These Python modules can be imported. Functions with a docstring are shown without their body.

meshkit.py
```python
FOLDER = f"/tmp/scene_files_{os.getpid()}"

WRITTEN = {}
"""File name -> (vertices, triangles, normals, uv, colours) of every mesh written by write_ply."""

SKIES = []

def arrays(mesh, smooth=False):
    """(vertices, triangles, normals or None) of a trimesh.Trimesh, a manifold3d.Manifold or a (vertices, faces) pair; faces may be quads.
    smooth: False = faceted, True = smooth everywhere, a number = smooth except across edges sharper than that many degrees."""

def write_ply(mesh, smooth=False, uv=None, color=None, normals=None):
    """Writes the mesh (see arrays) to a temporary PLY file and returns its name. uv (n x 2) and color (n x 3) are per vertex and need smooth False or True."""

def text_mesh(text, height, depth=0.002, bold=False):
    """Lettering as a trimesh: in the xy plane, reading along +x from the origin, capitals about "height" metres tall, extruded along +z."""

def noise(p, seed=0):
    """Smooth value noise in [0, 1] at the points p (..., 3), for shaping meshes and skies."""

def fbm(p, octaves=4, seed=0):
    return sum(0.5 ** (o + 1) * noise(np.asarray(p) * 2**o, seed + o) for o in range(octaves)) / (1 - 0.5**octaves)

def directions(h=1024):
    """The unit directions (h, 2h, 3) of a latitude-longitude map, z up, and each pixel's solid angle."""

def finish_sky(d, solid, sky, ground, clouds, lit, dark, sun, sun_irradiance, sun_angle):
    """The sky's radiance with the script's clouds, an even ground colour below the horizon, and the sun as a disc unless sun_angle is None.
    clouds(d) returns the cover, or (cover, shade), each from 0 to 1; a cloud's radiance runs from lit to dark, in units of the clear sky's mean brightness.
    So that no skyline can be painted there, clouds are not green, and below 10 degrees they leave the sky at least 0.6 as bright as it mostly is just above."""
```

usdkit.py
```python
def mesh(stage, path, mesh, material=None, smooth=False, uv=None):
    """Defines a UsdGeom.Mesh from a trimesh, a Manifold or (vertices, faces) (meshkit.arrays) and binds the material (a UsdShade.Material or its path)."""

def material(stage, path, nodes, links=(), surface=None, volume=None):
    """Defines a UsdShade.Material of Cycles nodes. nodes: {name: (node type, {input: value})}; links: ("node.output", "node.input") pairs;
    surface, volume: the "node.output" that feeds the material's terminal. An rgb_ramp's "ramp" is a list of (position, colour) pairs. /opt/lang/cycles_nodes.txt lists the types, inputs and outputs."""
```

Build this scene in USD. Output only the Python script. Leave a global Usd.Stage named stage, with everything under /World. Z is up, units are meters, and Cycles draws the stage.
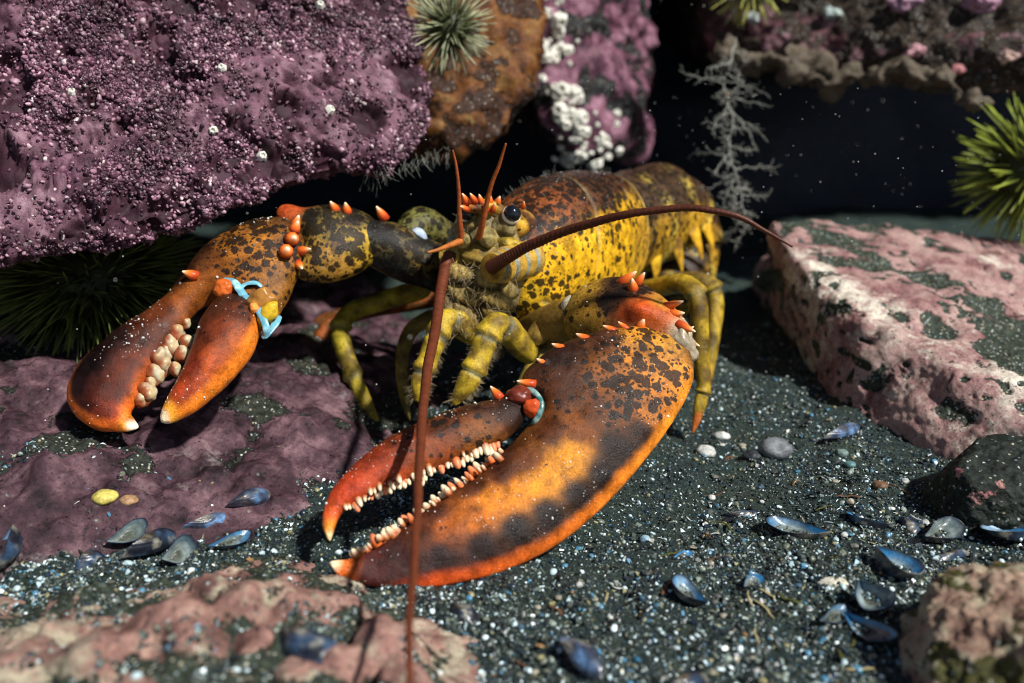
import math, random
import numpy as np, trimesh, shapely, usdkit, meshkit
import manifold3d as m3
from shapely.geometry import Polygon
from scipy.spatial import ConvexHull, Delaunay, cKDTree
from scipy.interpolate import RBFInterpolator
import scipy.sparse as sp
from scipy.sparse.linalg import spsolve
from pxr import Usd, UsdGeom, UsdLux, UsdShade, Gf, Sdf, Vt

stage = Usd.Stage.CreateInMemory()
UsdGeom.SetStageUpAxis(stage, 'Z')
UsdGeom.Xform.Define(stage, '/World')
T = Sdf.ValueTypeNames
PI = math.pi

# ------------------------------------------------------------------ camera, sky, sun, exposure
CAM_H, PITCH, FPX = 0.22, math.radians(17), 887.0
CP, SPI = math.cos(PITCH), math.sin(PITCH)
EXPOSURE = 0.46
cam = UsdGeom.Camera.Define(stage, '/World/camera')
cam.CreateHorizontalApertureAttr(36.0)
cam.CreateFocalLengthAttr(36.0 * FPX / 1024)
cam.CreateFStopAttr(5.2)
cam.CreateFocusDistanceAttr(0.475)
cam.CreateClippingRangeAttr(Gf.Vec2f(0.01, 100))
cam.CreateExposureAttr(EXPOSURE)
cam.AddTranslateOp().Set(Gf.Vec3d(0, 0, CAM_H))
cam.AddRotateXOp().Set(90 - 17.0)

SUN = np.array([0.52, -0.42, 0.74]); SUN /= np.linalg.norm(SUN)
SUN_EL, SUN_ROT = math.asin(SUN[2]), math.atan2(SUN[0], SUN[1])
sun = UsdLux.DistantLight.Define(stage, '/World/sun')
sun.CreateIntensityAttr(1.25); sun.CreateAngleAttr(2.5); sun.CreateColorAttr(Gf.Vec3f(1.0, 0.985, 0.955))
sun.GetPrim().CreateAttribute('inputs:normalize', T.Bool).Set(True)
_z = SUN; _x = np.cross([0, 0, 1.0], _z); _x /= np.linalg.norm(_x); _y = np.cross(_z, _x)
sun.AddTransformOp().Set(Gf.Matrix4d(*_x, 0, *_y, 0, *_z, 0, 0, 0, 0, 1))
sky_mat = usdkit.material(stage, '/World/Looks/sky', {
    's': ('sky_texture', {'sky_type': 'single_scattering', 'sun_disc': False, 'sun_elevation': SUN_EL, 'sun_rotation': SUN_ROT}),
    'b': ('background_shader', {'strength': 0.05})}, [('s.color', 'b.color')], surface='b.background')
sky = UsdLux.DomeLight.Define(stage, '/World/sky')
UsdShade.MaterialBindingAPI.Apply(sky.GetPrim()).Bind(sky_mat)
sky.GetPrim().SetCustomDataByKey('kind', 'structure')

# ------------------------------------------------------------------ helpers
C = np.array([0, 0, CAM_H])
RX, UP, FW = np.array([1.0, 0, 0]), np.array([0, SPI, CP]), np.array([0, CP, -SPI])

def ray(px, py):
    return FW + (np.asarray(px, float)[..., None] - 512) / FPX * RX - (np.asarray(py, float)[..., None] - 341.5) / FPX * UP

def P(px, py, d):
    return C + np.asarray(d, float)[..., None] * ray(px, py)

def PP(rows):
    r = np.asarray(rows, float)
    return P(r[:, 0], r[:, 1], r[:, 2])

def Gz(px, py, z=0.0):
    d = ray(px, py)
    return C + ((z - CAM_H) / d[..., 2])[..., None] * d

used = {}
def numbered(path):
    n = used.get(path, -1) + 1
    used[path] = n
    return path if n == 0 else '%s_%03d' % (path, n)

ORIGIN = {}
def tag(prim, label=None, cat=None, group=None, kind=None):
    for k, v in (('label', label), ('category', cat), ('group', group), ('kind', kind)):
        if v:
            prim.SetCustomDataByKey(k, v)
    return prim

def thing(name, loc, label, cat, group=None):
    path = numbered('/World/' + name)
    x = UsdGeom.Xform.Define(stage, path)
    x.AddTranslateOp().Set(Gf.Vec3d(*map(float, loc)))
    ORIGIN[path] = np.asarray(loc, float)
    tag(x.GetPrim(), label, cat, group)
    return path

def put(name, v, f, mat, parent='/World', smooth=True, **attrs):
    """One Mesh under parent; v in world coordinates. attrs: per-vertex primvars (n,) or (n,3)."""
    path = numbered(parent + '/' + name)
    o = ORIGIN.get(parent)
    if o is None:
        o = np.zeros(3)
    ORIGIN[path] = o
    v = np.asarray(v, float) - o
    f = np.asarray(f, int)
    m = usdkit.mesh(stage, path, (v, f), mat, smooth=smooth)
    api = UsdGeom.PrimvarsAPI(m)
    for k, a in attrs.items():
        a = np.asarray(a, np.float32)
        if a.ndim == 1:
            api.CreatePrimvar(k, T.FloatArray, 'vertex').Set(Vt.FloatArray.FromNumpy(a))
        else:
            api.CreatePrimvar(k, T.Color3fArray, 'vertex').Set(Vt.Vec3fArray.FromNumpy(a))
    return m.GetPrim()

def noise(p, s, seed=0):
    return meshkit.noise(np.asarray(p) * s, seed)

def fbm(p, s, o=4, seed=0):
    return meshkit.fbm(np.asarray(p) * s, o, seed)

def sstep(a, b, x):
    t = np.clip((np.asarray(x, float) - a) / (b - a), 0, 1)
    return t * t * (3 - 2 * t)

def lerp(a, b, t):
    t = np.asarray(t)[..., None]
    return np.asarray(a) * (1 - t) + np.asarray(b) * t

def vnormals(v, f):
    n = np.zeros_like(v); c = np.cross(v[f[:, 1]] - v[f[:, 0]], v[f[:, 2]] - v[f[:, 0]])
    for k in range(3):
        for a in range(3):
            n[:, a] += np.bincount(f[:, k], c[:, a], len(v))
    return n / np.maximum(np.linalg.norm(n, axis=1, keepdims=True), 1e-12)

def join(parts):
    """parts: list of (v, f[, attr dict]) -> v, f, attrs"""
    vs, fs, n, at = [], [], 0, {}
    for p in parts:
        vs.append(p[0]); fs.append(np.asarray(p[1]) + n); n += len(p[0])
        if len(p) > 2:
            for k, a in p[2].items():
                at.setdefault(k, []).append(a)
    return np.vstack(vs), np.vstack(fs), {k: np.concatenate(a) for k, a in at.items()}

def spline(pts, n):
    """Catmull-Rom through the points (rows of any width), n samples."""
    p = np.asarray(pts, float)
    if len(p) == 2:
        t = np.linspace(0, 1, n)[:, None]
        return p[0] * (1 - t) + p[1] * t
    q = np.vstack([2 * p[0] - p[1], p, 2 * p[-1] - p[-2]])
    u = np.linspace(0, len(p) - 1 - 1e-9, n); i = u.astype(int); t = (u - i)[:, None]
    a, b, c, d = q[i], q[i + 1], q[i + 2], q[i + 3]
    return 0.5 * (2 * b + (c - a) * t + (2 * a - 5 * b + 4 * c - d) * t ** 2 + (3 * b - a - 3 * c + d) * t ** 3)

def tube(path, rad, n=10, flat=1.0, up=(0, 0, 1.0), cap=True):
    """Closed tube along the rows of path. flat: ratio of the second radius."""
    path = np.asarray(path, float); m = len(path)
    rad = np.broadcast_to(np.asarray(rad, float), m)
    flat = np.broadcast_to(np.asarray(flat, float), m)
    t = np.gradient(path, axis=0); t /= np.maximum(np.linalg.norm(t, axis=1, keepdims=True), 1e-12)
    s = np.cross(t[0], up)
    if np.linalg.norm(s) < 1e-3:
        s = np.cross(t[0], [1.0, 0.2, 0])
    S = []
    for k in range(m):
        s = s - t[k] * (s @ t[k]); s = s / np.linalg.norm(s); S.append(s)
    S = np.array(S); N = np.cross(S, t)
    a = np.arange(n) / n * 2 * PI
    v = (path[:, None] + (rad[:, None] * np.cos(a))[..., None] * S[:, None] + ((rad * flat)[:, None] * np.sin(a))[..., None] * N[:, None]).reshape(-1, 3)
    i, j = np.meshgrid(np.arange(m - 1), np.arange(n), indexing='ij')
    q0, q1, q2, q3 = i * n + j, i * n + (j + 1) % n, (i + 1) * n + (j + 1) % n, (i + 1) * n + j
    f = np.vstack([np.stack([q0, q1, q2], -1).reshape(-1, 3), np.stack([q0, q2, q3], -1).reshape(-1, 3)])
    if cap:
        v = np.vstack([v, path[0], path[-1]]); e = np.arange(n); z = (m - 1) * n
        f = np.vstack([f, np.stack([np.full(n, m * n), (e + 1) % n, e], -1), np.stack([np.full(n, m * n + 1), z + e, z + (e + 1) % n], -1)])
    mesh_v = v
    if np.einsum('ij,ij->', np.cross(v[f[:, 0]], v[f[:, 1]]), v[f[:, 2]]) < 0:
        f = f[:, ::-1]
    return mesh_v, f

def limb(rows, n=18, m=40, flat=1.0, up=(0, 0, 1.0)):
    """rows: (px, py, depth, radius) -> smooth tapered tube with rounded ends."""
    r = np.asarray(rows, float)
    q = spline(np.hstack([PP(r[:, :3]), r[:, 3:4]]), m)
    p, rad = q[:, :3], np.maximum(q[:, 3], 2e-4)
    e0, e1 = rad[0], rad[-1]
    d0 = p[0] - p[1]; d0 /= np.linalg.norm(d0); d1 = p[-1] - p[-2]; d1 /= np.linalg.norm(d1)
    h = np.array([.98, .85, .55])
    pre = p[0] + d0 * (h * e0)[:, None]; post = p[-1] + d1 * (h[::-1] * e1)[:, None]
    w = np.sqrt(1 - h ** 2)
    return tube(np.vstack([pre, p, post]), np.concatenate([w * e0, rad, w[::-1] * e1]), n, flat, up)

def ball(c, r, sub=2, axes=None):
    s = trimesh.creation.icosphere(sub)
    v = np.array(s.vertices) * np.broadcast_to(r, 3)
    if axes is not None:
        v = v @ np.asarray(axes)
    return v + np.asarray(c), np.array(s.faces)

def spine(base, tip, r, n=9):
    """A blunt thorn; attr k runs 0 at the base to 1 at the tip."""
    base, tip = np.asarray(base, float), np.asarray(tip, float)
    t = np.array([-.35, 0, .25, .5, .72, .88, .97])
    w = np.array([1.05, 1, .88, .66, .42, .24, .1])
    v, f = tube(base + (tip - base) * t[:, None], r * w, n)
    k = np.clip(((v - base) @ (tip - base)) / ((tip - base) @ (tip - base)), 0, 1)
    return v, f, k

# ------------------------------------------------------------------ materials
def M(name, nodes, links, surface='p.BSDF'):
    return usdkit.material(stage, '/World/Looks/' + name, nodes, links, surface=surface)

def shell_mat(name, rough=0.36, spot_scale=210.0, fine=1.0, spots=1.02, bump=0.0005, stretch=(1, 1, 1), coat=0.0):
    """Pigment from the mesh, dark freckles where the mesh's spot value allows them, fine pits."""
    n = {'pig': ('attribute', {'attribute': 'pigment'}), 'spt': ('attribute', {'attribute': 'spot'}),
         'tc': ('geometry', {}), 'map': ('mapping', {'scale': stretch}),
         'n1': ('noise_texture', {'scale': spot_scale * 0.8, 'detail': 2.0, 'roughness': 0.6}),
         'mixv': ('mix_vector', {'fac': 0.0045}),
         'vo1': ('voronoi_texture', {'scale': spot_scale * .72, 'feature': 'f1', 'randomness': 1.0}),
         'vo2': ('voronoi_texture', {'scale': spot_scale * 1.7, 'feature': 'f1', 'randomness': 1.0}),
         'vo2b': ('math', {'math_type': 'multiply_add', 'value2': 1.15, 'value3': 0.06}),
         'vo': ('math', {'math_type': 'smoothmin', 'value3': 0.12}),
         'n6': ('noise_texture', {'scale': spot_scale * .16, 'detail': 5.0, 'roughness': 0.7}),
         'blot': ('map_range', {'range_type': 'smoothstep', 'from_min': 0.50, 'from_max': 0.70, 'to_min': 0.0, 'to_max': 1.25}),
         'blom': ('math', {'math_type': 'multiply', 'use_clamp': True}),
         'bmix': ('mix', {'color2': (0.045, 0.018, 0.010)}),
         'n2': ('noise_texture', {'scale': spot_scale * 0.32, 'detail': 4.0, 'roughness': 0.62}),
         'w': ('math', {'math_type': 'multiply', 'value2': 0.42}),
         'd': ('math', {'math_type': 'add'}),
         'thr': ('math', {'math_type': 'multiply', 'value2': spots}),
         'lo': ('math', {'math_type': 'subtract', 'value2': 0.13}),
         'mask': ('map_range', {'range_type': 'smoothstep', 'to_min': 1.0, 'to_max': 0.0}),
         'has': ('math', {'math_type': 'greater_than', 'value2': 0.02}),
         'mk': ('math', {'math_type': 'multiply'}),
         'mk2': ('math', {'math_type': 'multiply', 'value2': 0.93}),
         'n3': ('noise_texture', {'scale': 1100.0 * fine, 'detail': 4.0, 'roughness': 0.7}),
         'v3': ('map_range', {'from_min': 0.25, 'from_max': 0.75, 'to_min': 0.45, 'to_max': 1.5}),
         'n4': ('noise_texture', {'scale': 130.0 * fine, 'detail': 4.0, 'roughness': 0.65}),
         'v4': ('map_range', {'from_min': 0.3, 'from_max': 0.7, 'to_min': 0.42, 'to_max': 1.4}),
         'vm': ('math', {'math_type': 'multiply'}),
         'cm': ('mix', {'mix_type': 'multiply', 'fac': 1.0}),
         'cx': ('combine_color', {}),
         'dark': ('mix', {'color2': (0.010, 0.007, 0.005)}),
         'ro': ('map_range', {'from_min': 0.3, 'from_max': 0.7, 'to_min': rough - 0.12, 'to_max': rough + 0.2}),
         'bp': ('bump', {'strength': 0.8, 'distance': bump}),
         'p': ('principled_bsdf', {'ior': 1.5, 'specular_ior_level': 0.16, 'coat_weight': coat, 'coat_roughness': 0.15})}
    l = [('tc.position', 'map.vector'), ('map.vector', 'n1.vector'), ('map.vector', 'n2.vector'), ('tc.position', 'n3.vector'), ('tc.position', 'n4.vector'),
         ('map.vector', 'mixv.a'), ('n1.color', 'mixv.b'), ('mixv.result', 'vo1.vector'), ('mixv.result', 'vo2.vector'), ('vo2.distance', 'vo2b.value1'), ('vo1.distance', 'vo.value1'), ('vo2b.value', 'vo.value2'),
         ('map.vector', 'n6.vector'), ('n6.fac', 'blot.value'), ('blot.result', 'blom.value1'), ('spt.fac', 'blom.value2'), ('blom.value', 'bmix.fac'), ('cm.color', 'bmix.color1'),
         ('n2.fac', 'w.value1'), ('vo.value', 'd.value1'), ('w.value', 'd.value2'),
         ('spt.fac', 'thr.value1'), ('thr.value', 'lo.value1'), ('d.value', 'mask.value'), ('lo.value', 'mask.from_min'), ('thr.value', 'mask.from_max'),
         ('spt.fac', 'has.value1'), ('mask.result', 'mk.value1'), ('has.value', 'mk.value2'), ('mk.value', 'mk2.value1'),
         ('n3.fac', 'v3.value'), ('n4.fac', 'v4.value'), ('v3.result', 'vm.value1'), ('v4.result', 'vm.value2'),
         ('vm.value', 'cx.r'), ('vm.value', 'cx.g'), ('vm.value', 'cx.b'), ('pig.color', 'cm.color1'), ('cx.color', 'cm.color2'),
         ('mk2.value', 'dark.fac'), ('bmix.color', 'dark.color1'), ('dark.color', 'p.base_color'),
         ('n4.fac', 'ro.value'), ('ro.result', 'p.roughness'), ('n3.fac', 'bp.height'), ('bp.normal', 'p.normal')]
    return M(name, n, l)

def plain(name, color, rough=0.5, var=0.3, scale=600.0, bump=0.0004, attr=None, spec=0.22, coat=0.0):
    n = {'g': ('geometry', {}), 'n': ('noise_texture', {'scale': scale, 'detail': 4.0, 'roughness': 0.65}),
         'v': ('map_range', {'from_min': 0.25, 'from_max': 0.75, 'to_min': 1 - var, 'to_max': 1 + var}),
         'cx': ('combine_color', {}), 'm': ('mix', {'mix_type': 'multiply', 'fac': 1.0, 'color1': color}),
         'b': ('bump', {'strength': 0.5, 'distance': bump}),
         'p': ('principled_bsdf', {'roughness': rough, 'specular_ior_level': spec, 'coat_weight': coat, 'coat_roughness': 0.1})}
    l = [('g.position', 'n.vector'), ('n.fac', 'v.value'), ('v.result', 'cx.r'), ('v.result', 'cx.g'), ('v.result', 'cx.b'), ('cx.color', 'm.color2'),
         ('m.color', 'p.base_color'), ('n.fac', 'b.height'), ('b.normal', 'p.normal')]
    if attr:
        n['a'] = ('attribute', {'attribute': attr}); l.append(('a.color', 'm.color1'))
    return M(name, n, l)

def crust_mat(name, turf=(0.028, 0.036, 0.024), pinks=((0.13, 0.035, 0.055), (0.36, 0.14, 0.15), (0.52, 0.28, 0.24)), cream=(0.58, 0.48, 0.36), speck=0.5, rough=0.5, scale=1.0):
    """Rock partly under pink crust: the mesh says where (crust) and how pale (pale); noise frays the edges."""
    s = scale
    n = {'g': ('geometry', {}), 'ac': ('attribute', {'attribute': 'crust'}), 'ap': ('attribute', {'attribute': 'pale'}),
         'e1': ('noise_texture', {'scale': 200 * s, 'detail': 8.0, 'roughness': 0.78}),
         'ea': ('map_range', {'from_min': 0.2, 'from_max': 0.8, 'to_min': -0.55, 'to_max': 0.55}),
         'es': ('math', {'math_type': 'add'}),
         'em': ('map_range', {'range_type': 'smoothstep', 'from_min': 0.44, 'from_max': 0.54}),
         'n2': ('noise_texture', {'scale': 42 * s, 'detail': 5.0, 'roughness': 0.65}),
         'rp': ('rgb_ramp', {'ramp': [(0.34, pinks[0]), (0.49, pinks[1]), (0.66, pinks[2])]}),
         'n3': ('noise_texture', {'scale': 120 * s, 'detail': 5.0, 'roughness': 0.7}),
         'pa': ('map_range', {'from_min': 0.2, 'from_max': 0.8, 'to_min': -0.45, 'to_max': 0.45}),
         'ps': ('math', {'math_type': 'add'}),
         'pm': ('map_range', {'range_type': 'smoothstep', 'from_min': 0.30, 'from_max': 0.78}),
         'cr': ('mix', {'color2': cream}),
         # turf with grains of shell
         'vt': ('voronoi_texture', {'scale': 620 * s, 'feature': 'f1'}),
         'sp': ('separate_color', {}),
         'gm': ('math', {'math_type': 'greater_than', 'value2': 1.0 - 0.28 * speck}),
         'gd': ('math', {'math_type': 'less_than', 'value2': 0.42}),
         'gg': ('math', {'math_type': 'multiply'}),
         'gc': ('rgb_ramp', {'ramp': [(0.0, (0.42, 0.45, 0.40)), (0.35, (0.30, 0.24, 0.14)), (0.6, (0.10, 0.16, 0.20)), (1.0, (0.5, 0.5, 0.45))]}),
         'n5': ('noise_texture', {'scale': 330 * s, 'detail': 6.0, 'roughness': 0.75}),
         'tr': ('rgb_ramp', {'ramp': [(0.3, tuple(0.25 * c for c in turf)), (0.5, turf), (0.75, tuple(2.4 * c for c in turf))]}),
         'tm': ('mix', {}), 'cm': ('mix', {}),
         'nf': ('noise_texture', {'scale': 1500 * s, 'detail': 3.0, 'roughness': 0.7}),
         'fv': ('map_range', {'from_min': 0.25, 'from_max': 0.75, 'to_min': 0.62, 'to_max': 1.35}),
         'pv': ('voronoi_texture', {'scale': 300 * s, 'feature': 'f1'}), 'pw': ('math', {'math_type': 'multiply_add', 'value2': 0.5}),
         'pt': ('map_range', {'range_type': 'smoothstep', 'from_min': 0.34, 'from_max': 0.50, 'to_min': 0.28, 'to_max': 1.0}),
         'f5': ('map_range', {'from_min': 0.25, 'from_max': 0.75, 'to_min': 0.55, 'to_max': 1.4}), 'fa': ('math', {'math_type': 'multiply'}), 'fb': ('math', {'math_type': 'multiply'}),
         'fx': ('combine_color', {}), 'fm': ('mix', {'mix_type': 'multiply', 'fac': 1.0}),
         'ro': ('map_range', {'from_min': 0.3, 'from_max': 0.7, 'to_min': rough - 0.16, 'to_max': rough + 0.2}),
         'bh': ('math', {'math_type': 'multiply_add', 'value2': 0.6}), 'bx': ('math', {'math_type': 'multiply', 'value2': 0.8}),
         'bp': ('bump', {'strength': 1.0, 'distance': 0.0020}),
         'p': ('principled_bsdf', {'specular_ior_level': 0.2})}
    l = [('g.position', k + '.vector') for k in ('e1', 'n2', 'n3', 'vt', 'n5', 'nf')]
    l += [('e1.fac', 'ea.value'), ('ea.result', 'es.value1'), ('ac.fac', 'es.value2'), ('es.value', 'em.value'),
          ('n2.fac', 'rp.fac'), ('n3.fac', 'pa.value'), ('pa.result', 'ps.value1'), ('ap.fac', 'ps.value2'), ('ps.value', 'pm.value'),
          ('rp.color', 'cr.color1'), ('pm.result', 'cr.fac'),
          ('vt.color', 'sp.color'), ('sp.r', 'gm.value1'), ('vt.distance', 'gd.value1'), ('gm.value', 'gg.value1'), ('gd.value', 'gg.value2'), ('sp.g', 'gc.fac'),
          ('n5.fac', 'tr.fac'), ('tr.color', 'tm.color1'), ('gc.color', 'tm.color2'), ('gg.value', 'tm.fac'),
          ('tm.color', 'cm.color1'), ('cr.color', 'cm.color2'), ('em.result', 'cm.fac'),
          ('nf.fac', 'fv.value'), ('g.position', 'pv.vector'), ('n5.fac', 'pw.value1'), ('pv.distance', 'pw.value3'), ('pw.value', 'pt.value'), ('n5.fac', 'f5.value'), ('f5.result', 'fa.value1'), ('pt.result', 'fa.value2'), ('fa.value', 'fb.value1'), ('fv.result', 'fb.value2'),
          ('fb.value', 'fx.r'), ('fb.value', 'fx.g'), ('fb.value', 'fx.b'), ('cm.color', 'fm.color1'), ('fx.color', 'fm.color2'),
          ('fm.color', 'p.base_color'), ('n3.fac', 'ro.value'), ('ro.result', 'p.roughness'),
          ('em.result', 'bx.value1'), ('n5.fac', 'bh.value1'), ('bx.value', 'bh.value3'), ('bh.value', 'bp.height'), ('bp.normal', 'p.normal')]
    return M(name, n, l)

def random_mat(name, ramp, rough=0.32, scale=900.0):
    """Grains and chips: each takes its own colour."""
    n = {'o': ('object_info', {}), 'r': ('rgb_ramp', {'ramp': ramp, 'interpolate': False}), 'g': ('geometry', {}),
         'n': ('noise_texture', {'scale': scale, 'detail': 3.0, 'roughness': 0.7}),
         'v': ('map_range', {'from_min': 0.25, 'from_max': 0.75, 'to_min': 0.6, 'to_max': 1.35}), 'cx': ('combine_color', {}),
         'm': ('mix', {'mix_type': 'multiply', 'fac': 1.0}), 'p': ('principled_bsdf', {'roughness': rough})}
    return M(name, n, [('o.random', 'r.fac'), ('r.color', 'm.color1'), ('g.position', 'n.vector'), ('n.fac', 'v.value'), ('v.result', 'cx.r'), ('v.result', 'cx.g'),
                       ('v.result', 'cx.b'), ('cx.color', 'm.color2'), ('m.color', 'p.base_color')])

MAT = {
    'claw': shell_mat('claw_shell', 0.27, 245.0, spots=1.16),
    'body': shell_mat('body_shell', 0.27, 225.0),
    'spine': plain('spine_horn', (0.6, 0.1, 0.02), 0.3, 0.15, 900, 0.0002, attr='pigment'),
    'antenna': plain('antenna_horn', (0.16, 0.03, 0.012), 0.4, 0.3, 1400, 0.0004, attr='pigment'),
    'eye': plain('eye_black', (0.004, 0.005, 0.008), 0.06, 0.1, 500, 0.00001, spec=0.6),
    'vert': plain('painted_horn', (0.5, 0.5, 0.5), 0.45, 0.3, 700, 0.0004, attr='pigment'),
    'membrane': plain('joint_membrane', (0.16, 0.42, 0.46), 0.25, 0.35, 500, 0.0006, attr='pigment', spec=0.6),
    'silt': plain('silt', (0.6, 0.6, 0.56), 0.6, 0.2, 900, 0.0001),
    'slab': crust_mat('crusted_slab', pinks=((0.10, 0.05, 0.042), (0.24, 0.125, 0.10), (0.36, 0.23, 0.18)), cream=(0.38, 0.34, 0.24), speck=0.9),
    'mound': crust_mat('crusted_bedrock', turf=(0.022, 0.025, 0.018), pinks=((0.014, 0.008, 0.010), (0.058, 0.028, 0.036), (0.17, 0.095, 0.105)), cream=(0.22, 0.18, 0.175), speck=0.8),
    'stone': crust_mat('pale_stone', pinks=((0.16, 0.065, 0.065), (0.30, 0.17, 0.155), (0.38, 0.265, 0.225)), cream=(0.58, 0.52, 0.42), speck=0.9),
    'shelf': crust_mat('dark_shelf', turf=(0.028, 0.018, 0.011), pinks=((0.045, 0.015, 0.02), (0.13, 0.055, 0.06), (0.34, 0.2, 0.22)), cream=(0.30, 0.22, 0.15), speck=0.5),
    'barn': crust_mat('barnacle_rock_skin', turf=(0.009, 0.008, 0.008), pinks=((0.03, 0.01, 0.02), (0.13, 0.05, 0.075), (0.30, 0.15, 0.2)), cream=(0.28, 0.2, 0.18), speck=0.5),
    'moss': crust_mat('mossy_rock', turf=(0.065, 0.062, 0.018), pinks=((0.12, 0.06, 0.045), (0.27, 0.17, 0.12), (0.36, 0.28, 0.20)), cream=(0.36, 0.33, 0.22), speck=0.4),
    'greenrock': crust_mat('green_stone', turf=(0.013, 0.018, 0.013), speck=0.35),
    'brown': crust_mat('sponge_rock', turf=(0.035, 0.014, 0.006), pinks=((0.045, 0.014, 0.005), (0.13, 0.045, 0.010), (0.22, 0.11, 0.03)), cream=(0.22, 0.16, 0.05), speck=0.3, rough=0.4),
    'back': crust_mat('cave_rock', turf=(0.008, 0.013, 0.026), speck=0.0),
}

# purple knobbly crust of the big boulder: pale tips, dark pits
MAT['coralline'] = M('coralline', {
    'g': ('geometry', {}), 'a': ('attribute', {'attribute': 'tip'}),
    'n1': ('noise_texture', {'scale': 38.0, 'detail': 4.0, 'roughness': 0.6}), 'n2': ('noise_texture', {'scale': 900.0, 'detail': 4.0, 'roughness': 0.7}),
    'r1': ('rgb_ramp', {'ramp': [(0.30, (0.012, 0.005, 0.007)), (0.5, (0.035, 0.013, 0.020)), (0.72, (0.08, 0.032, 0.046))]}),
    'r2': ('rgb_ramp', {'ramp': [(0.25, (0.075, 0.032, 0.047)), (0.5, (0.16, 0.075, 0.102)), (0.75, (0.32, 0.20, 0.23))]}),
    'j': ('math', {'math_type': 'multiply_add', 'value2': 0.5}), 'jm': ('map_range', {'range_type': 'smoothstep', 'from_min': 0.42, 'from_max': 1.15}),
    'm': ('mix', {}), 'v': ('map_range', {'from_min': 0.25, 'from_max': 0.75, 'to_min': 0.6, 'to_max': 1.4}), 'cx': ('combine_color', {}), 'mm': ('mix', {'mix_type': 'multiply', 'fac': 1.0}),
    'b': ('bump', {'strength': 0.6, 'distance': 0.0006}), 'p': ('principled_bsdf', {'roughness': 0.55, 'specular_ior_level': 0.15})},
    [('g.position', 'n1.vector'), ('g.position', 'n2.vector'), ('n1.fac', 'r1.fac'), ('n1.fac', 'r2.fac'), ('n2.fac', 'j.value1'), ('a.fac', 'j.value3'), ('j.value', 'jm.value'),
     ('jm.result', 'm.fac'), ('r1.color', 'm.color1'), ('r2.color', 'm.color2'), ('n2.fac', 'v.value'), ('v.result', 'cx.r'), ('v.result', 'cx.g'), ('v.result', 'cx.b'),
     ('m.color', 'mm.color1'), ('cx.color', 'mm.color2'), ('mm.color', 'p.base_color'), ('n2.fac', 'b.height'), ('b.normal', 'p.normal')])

MAT['sand'] = M('shell_sand', {
    'g': ('geometry', {}), 'n1': ('noise_texture', {'scale': 520.0, 'detail': 7.0, 'roughness': 0.82}), 'n2': ('noise_texture', {'scale': 28.0, 'detail': 4.0, 'roughness': 0.6}),
    'r1': ('rgb_ramp', {'ramp': [(0.3, (0.004, 0.007, 0.007)), (0.5, (0.026, 0.040, 0.039)), (0.72, (0.11, 0.14, 0.125))]}),
    'r2': ('rgb_ramp', {'ramp': [(0.3, (0.5, 0.66, 0.72)), (0.5, (0.88, 1.0, 0.92)), (0.7, (1.2, 1.15, 0.85))]}),
    'm': ('mix', {'mix_type': 'multiply', 'fac': 1.0}), 'b': ('bump', {'strength': 1.0, 'distance': 0.0028}), 'p': ('principled_bsdf', {'roughness': 0.5, 'specular_ior_level': 0.3})},
    [('g.position', 'n1.vector'), ('g.position', 'n2.vector'), ('n1.fac', 'r1.fac'), ('n2.fac', 'r2.fac'), ('r1.color', 'm.color1'), ('r2.color', 'm.color2'),
     ('m.color', 'p.base_color'), ('n1.fac', 'b.height'), ('b.normal', 'p.normal')])
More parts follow.
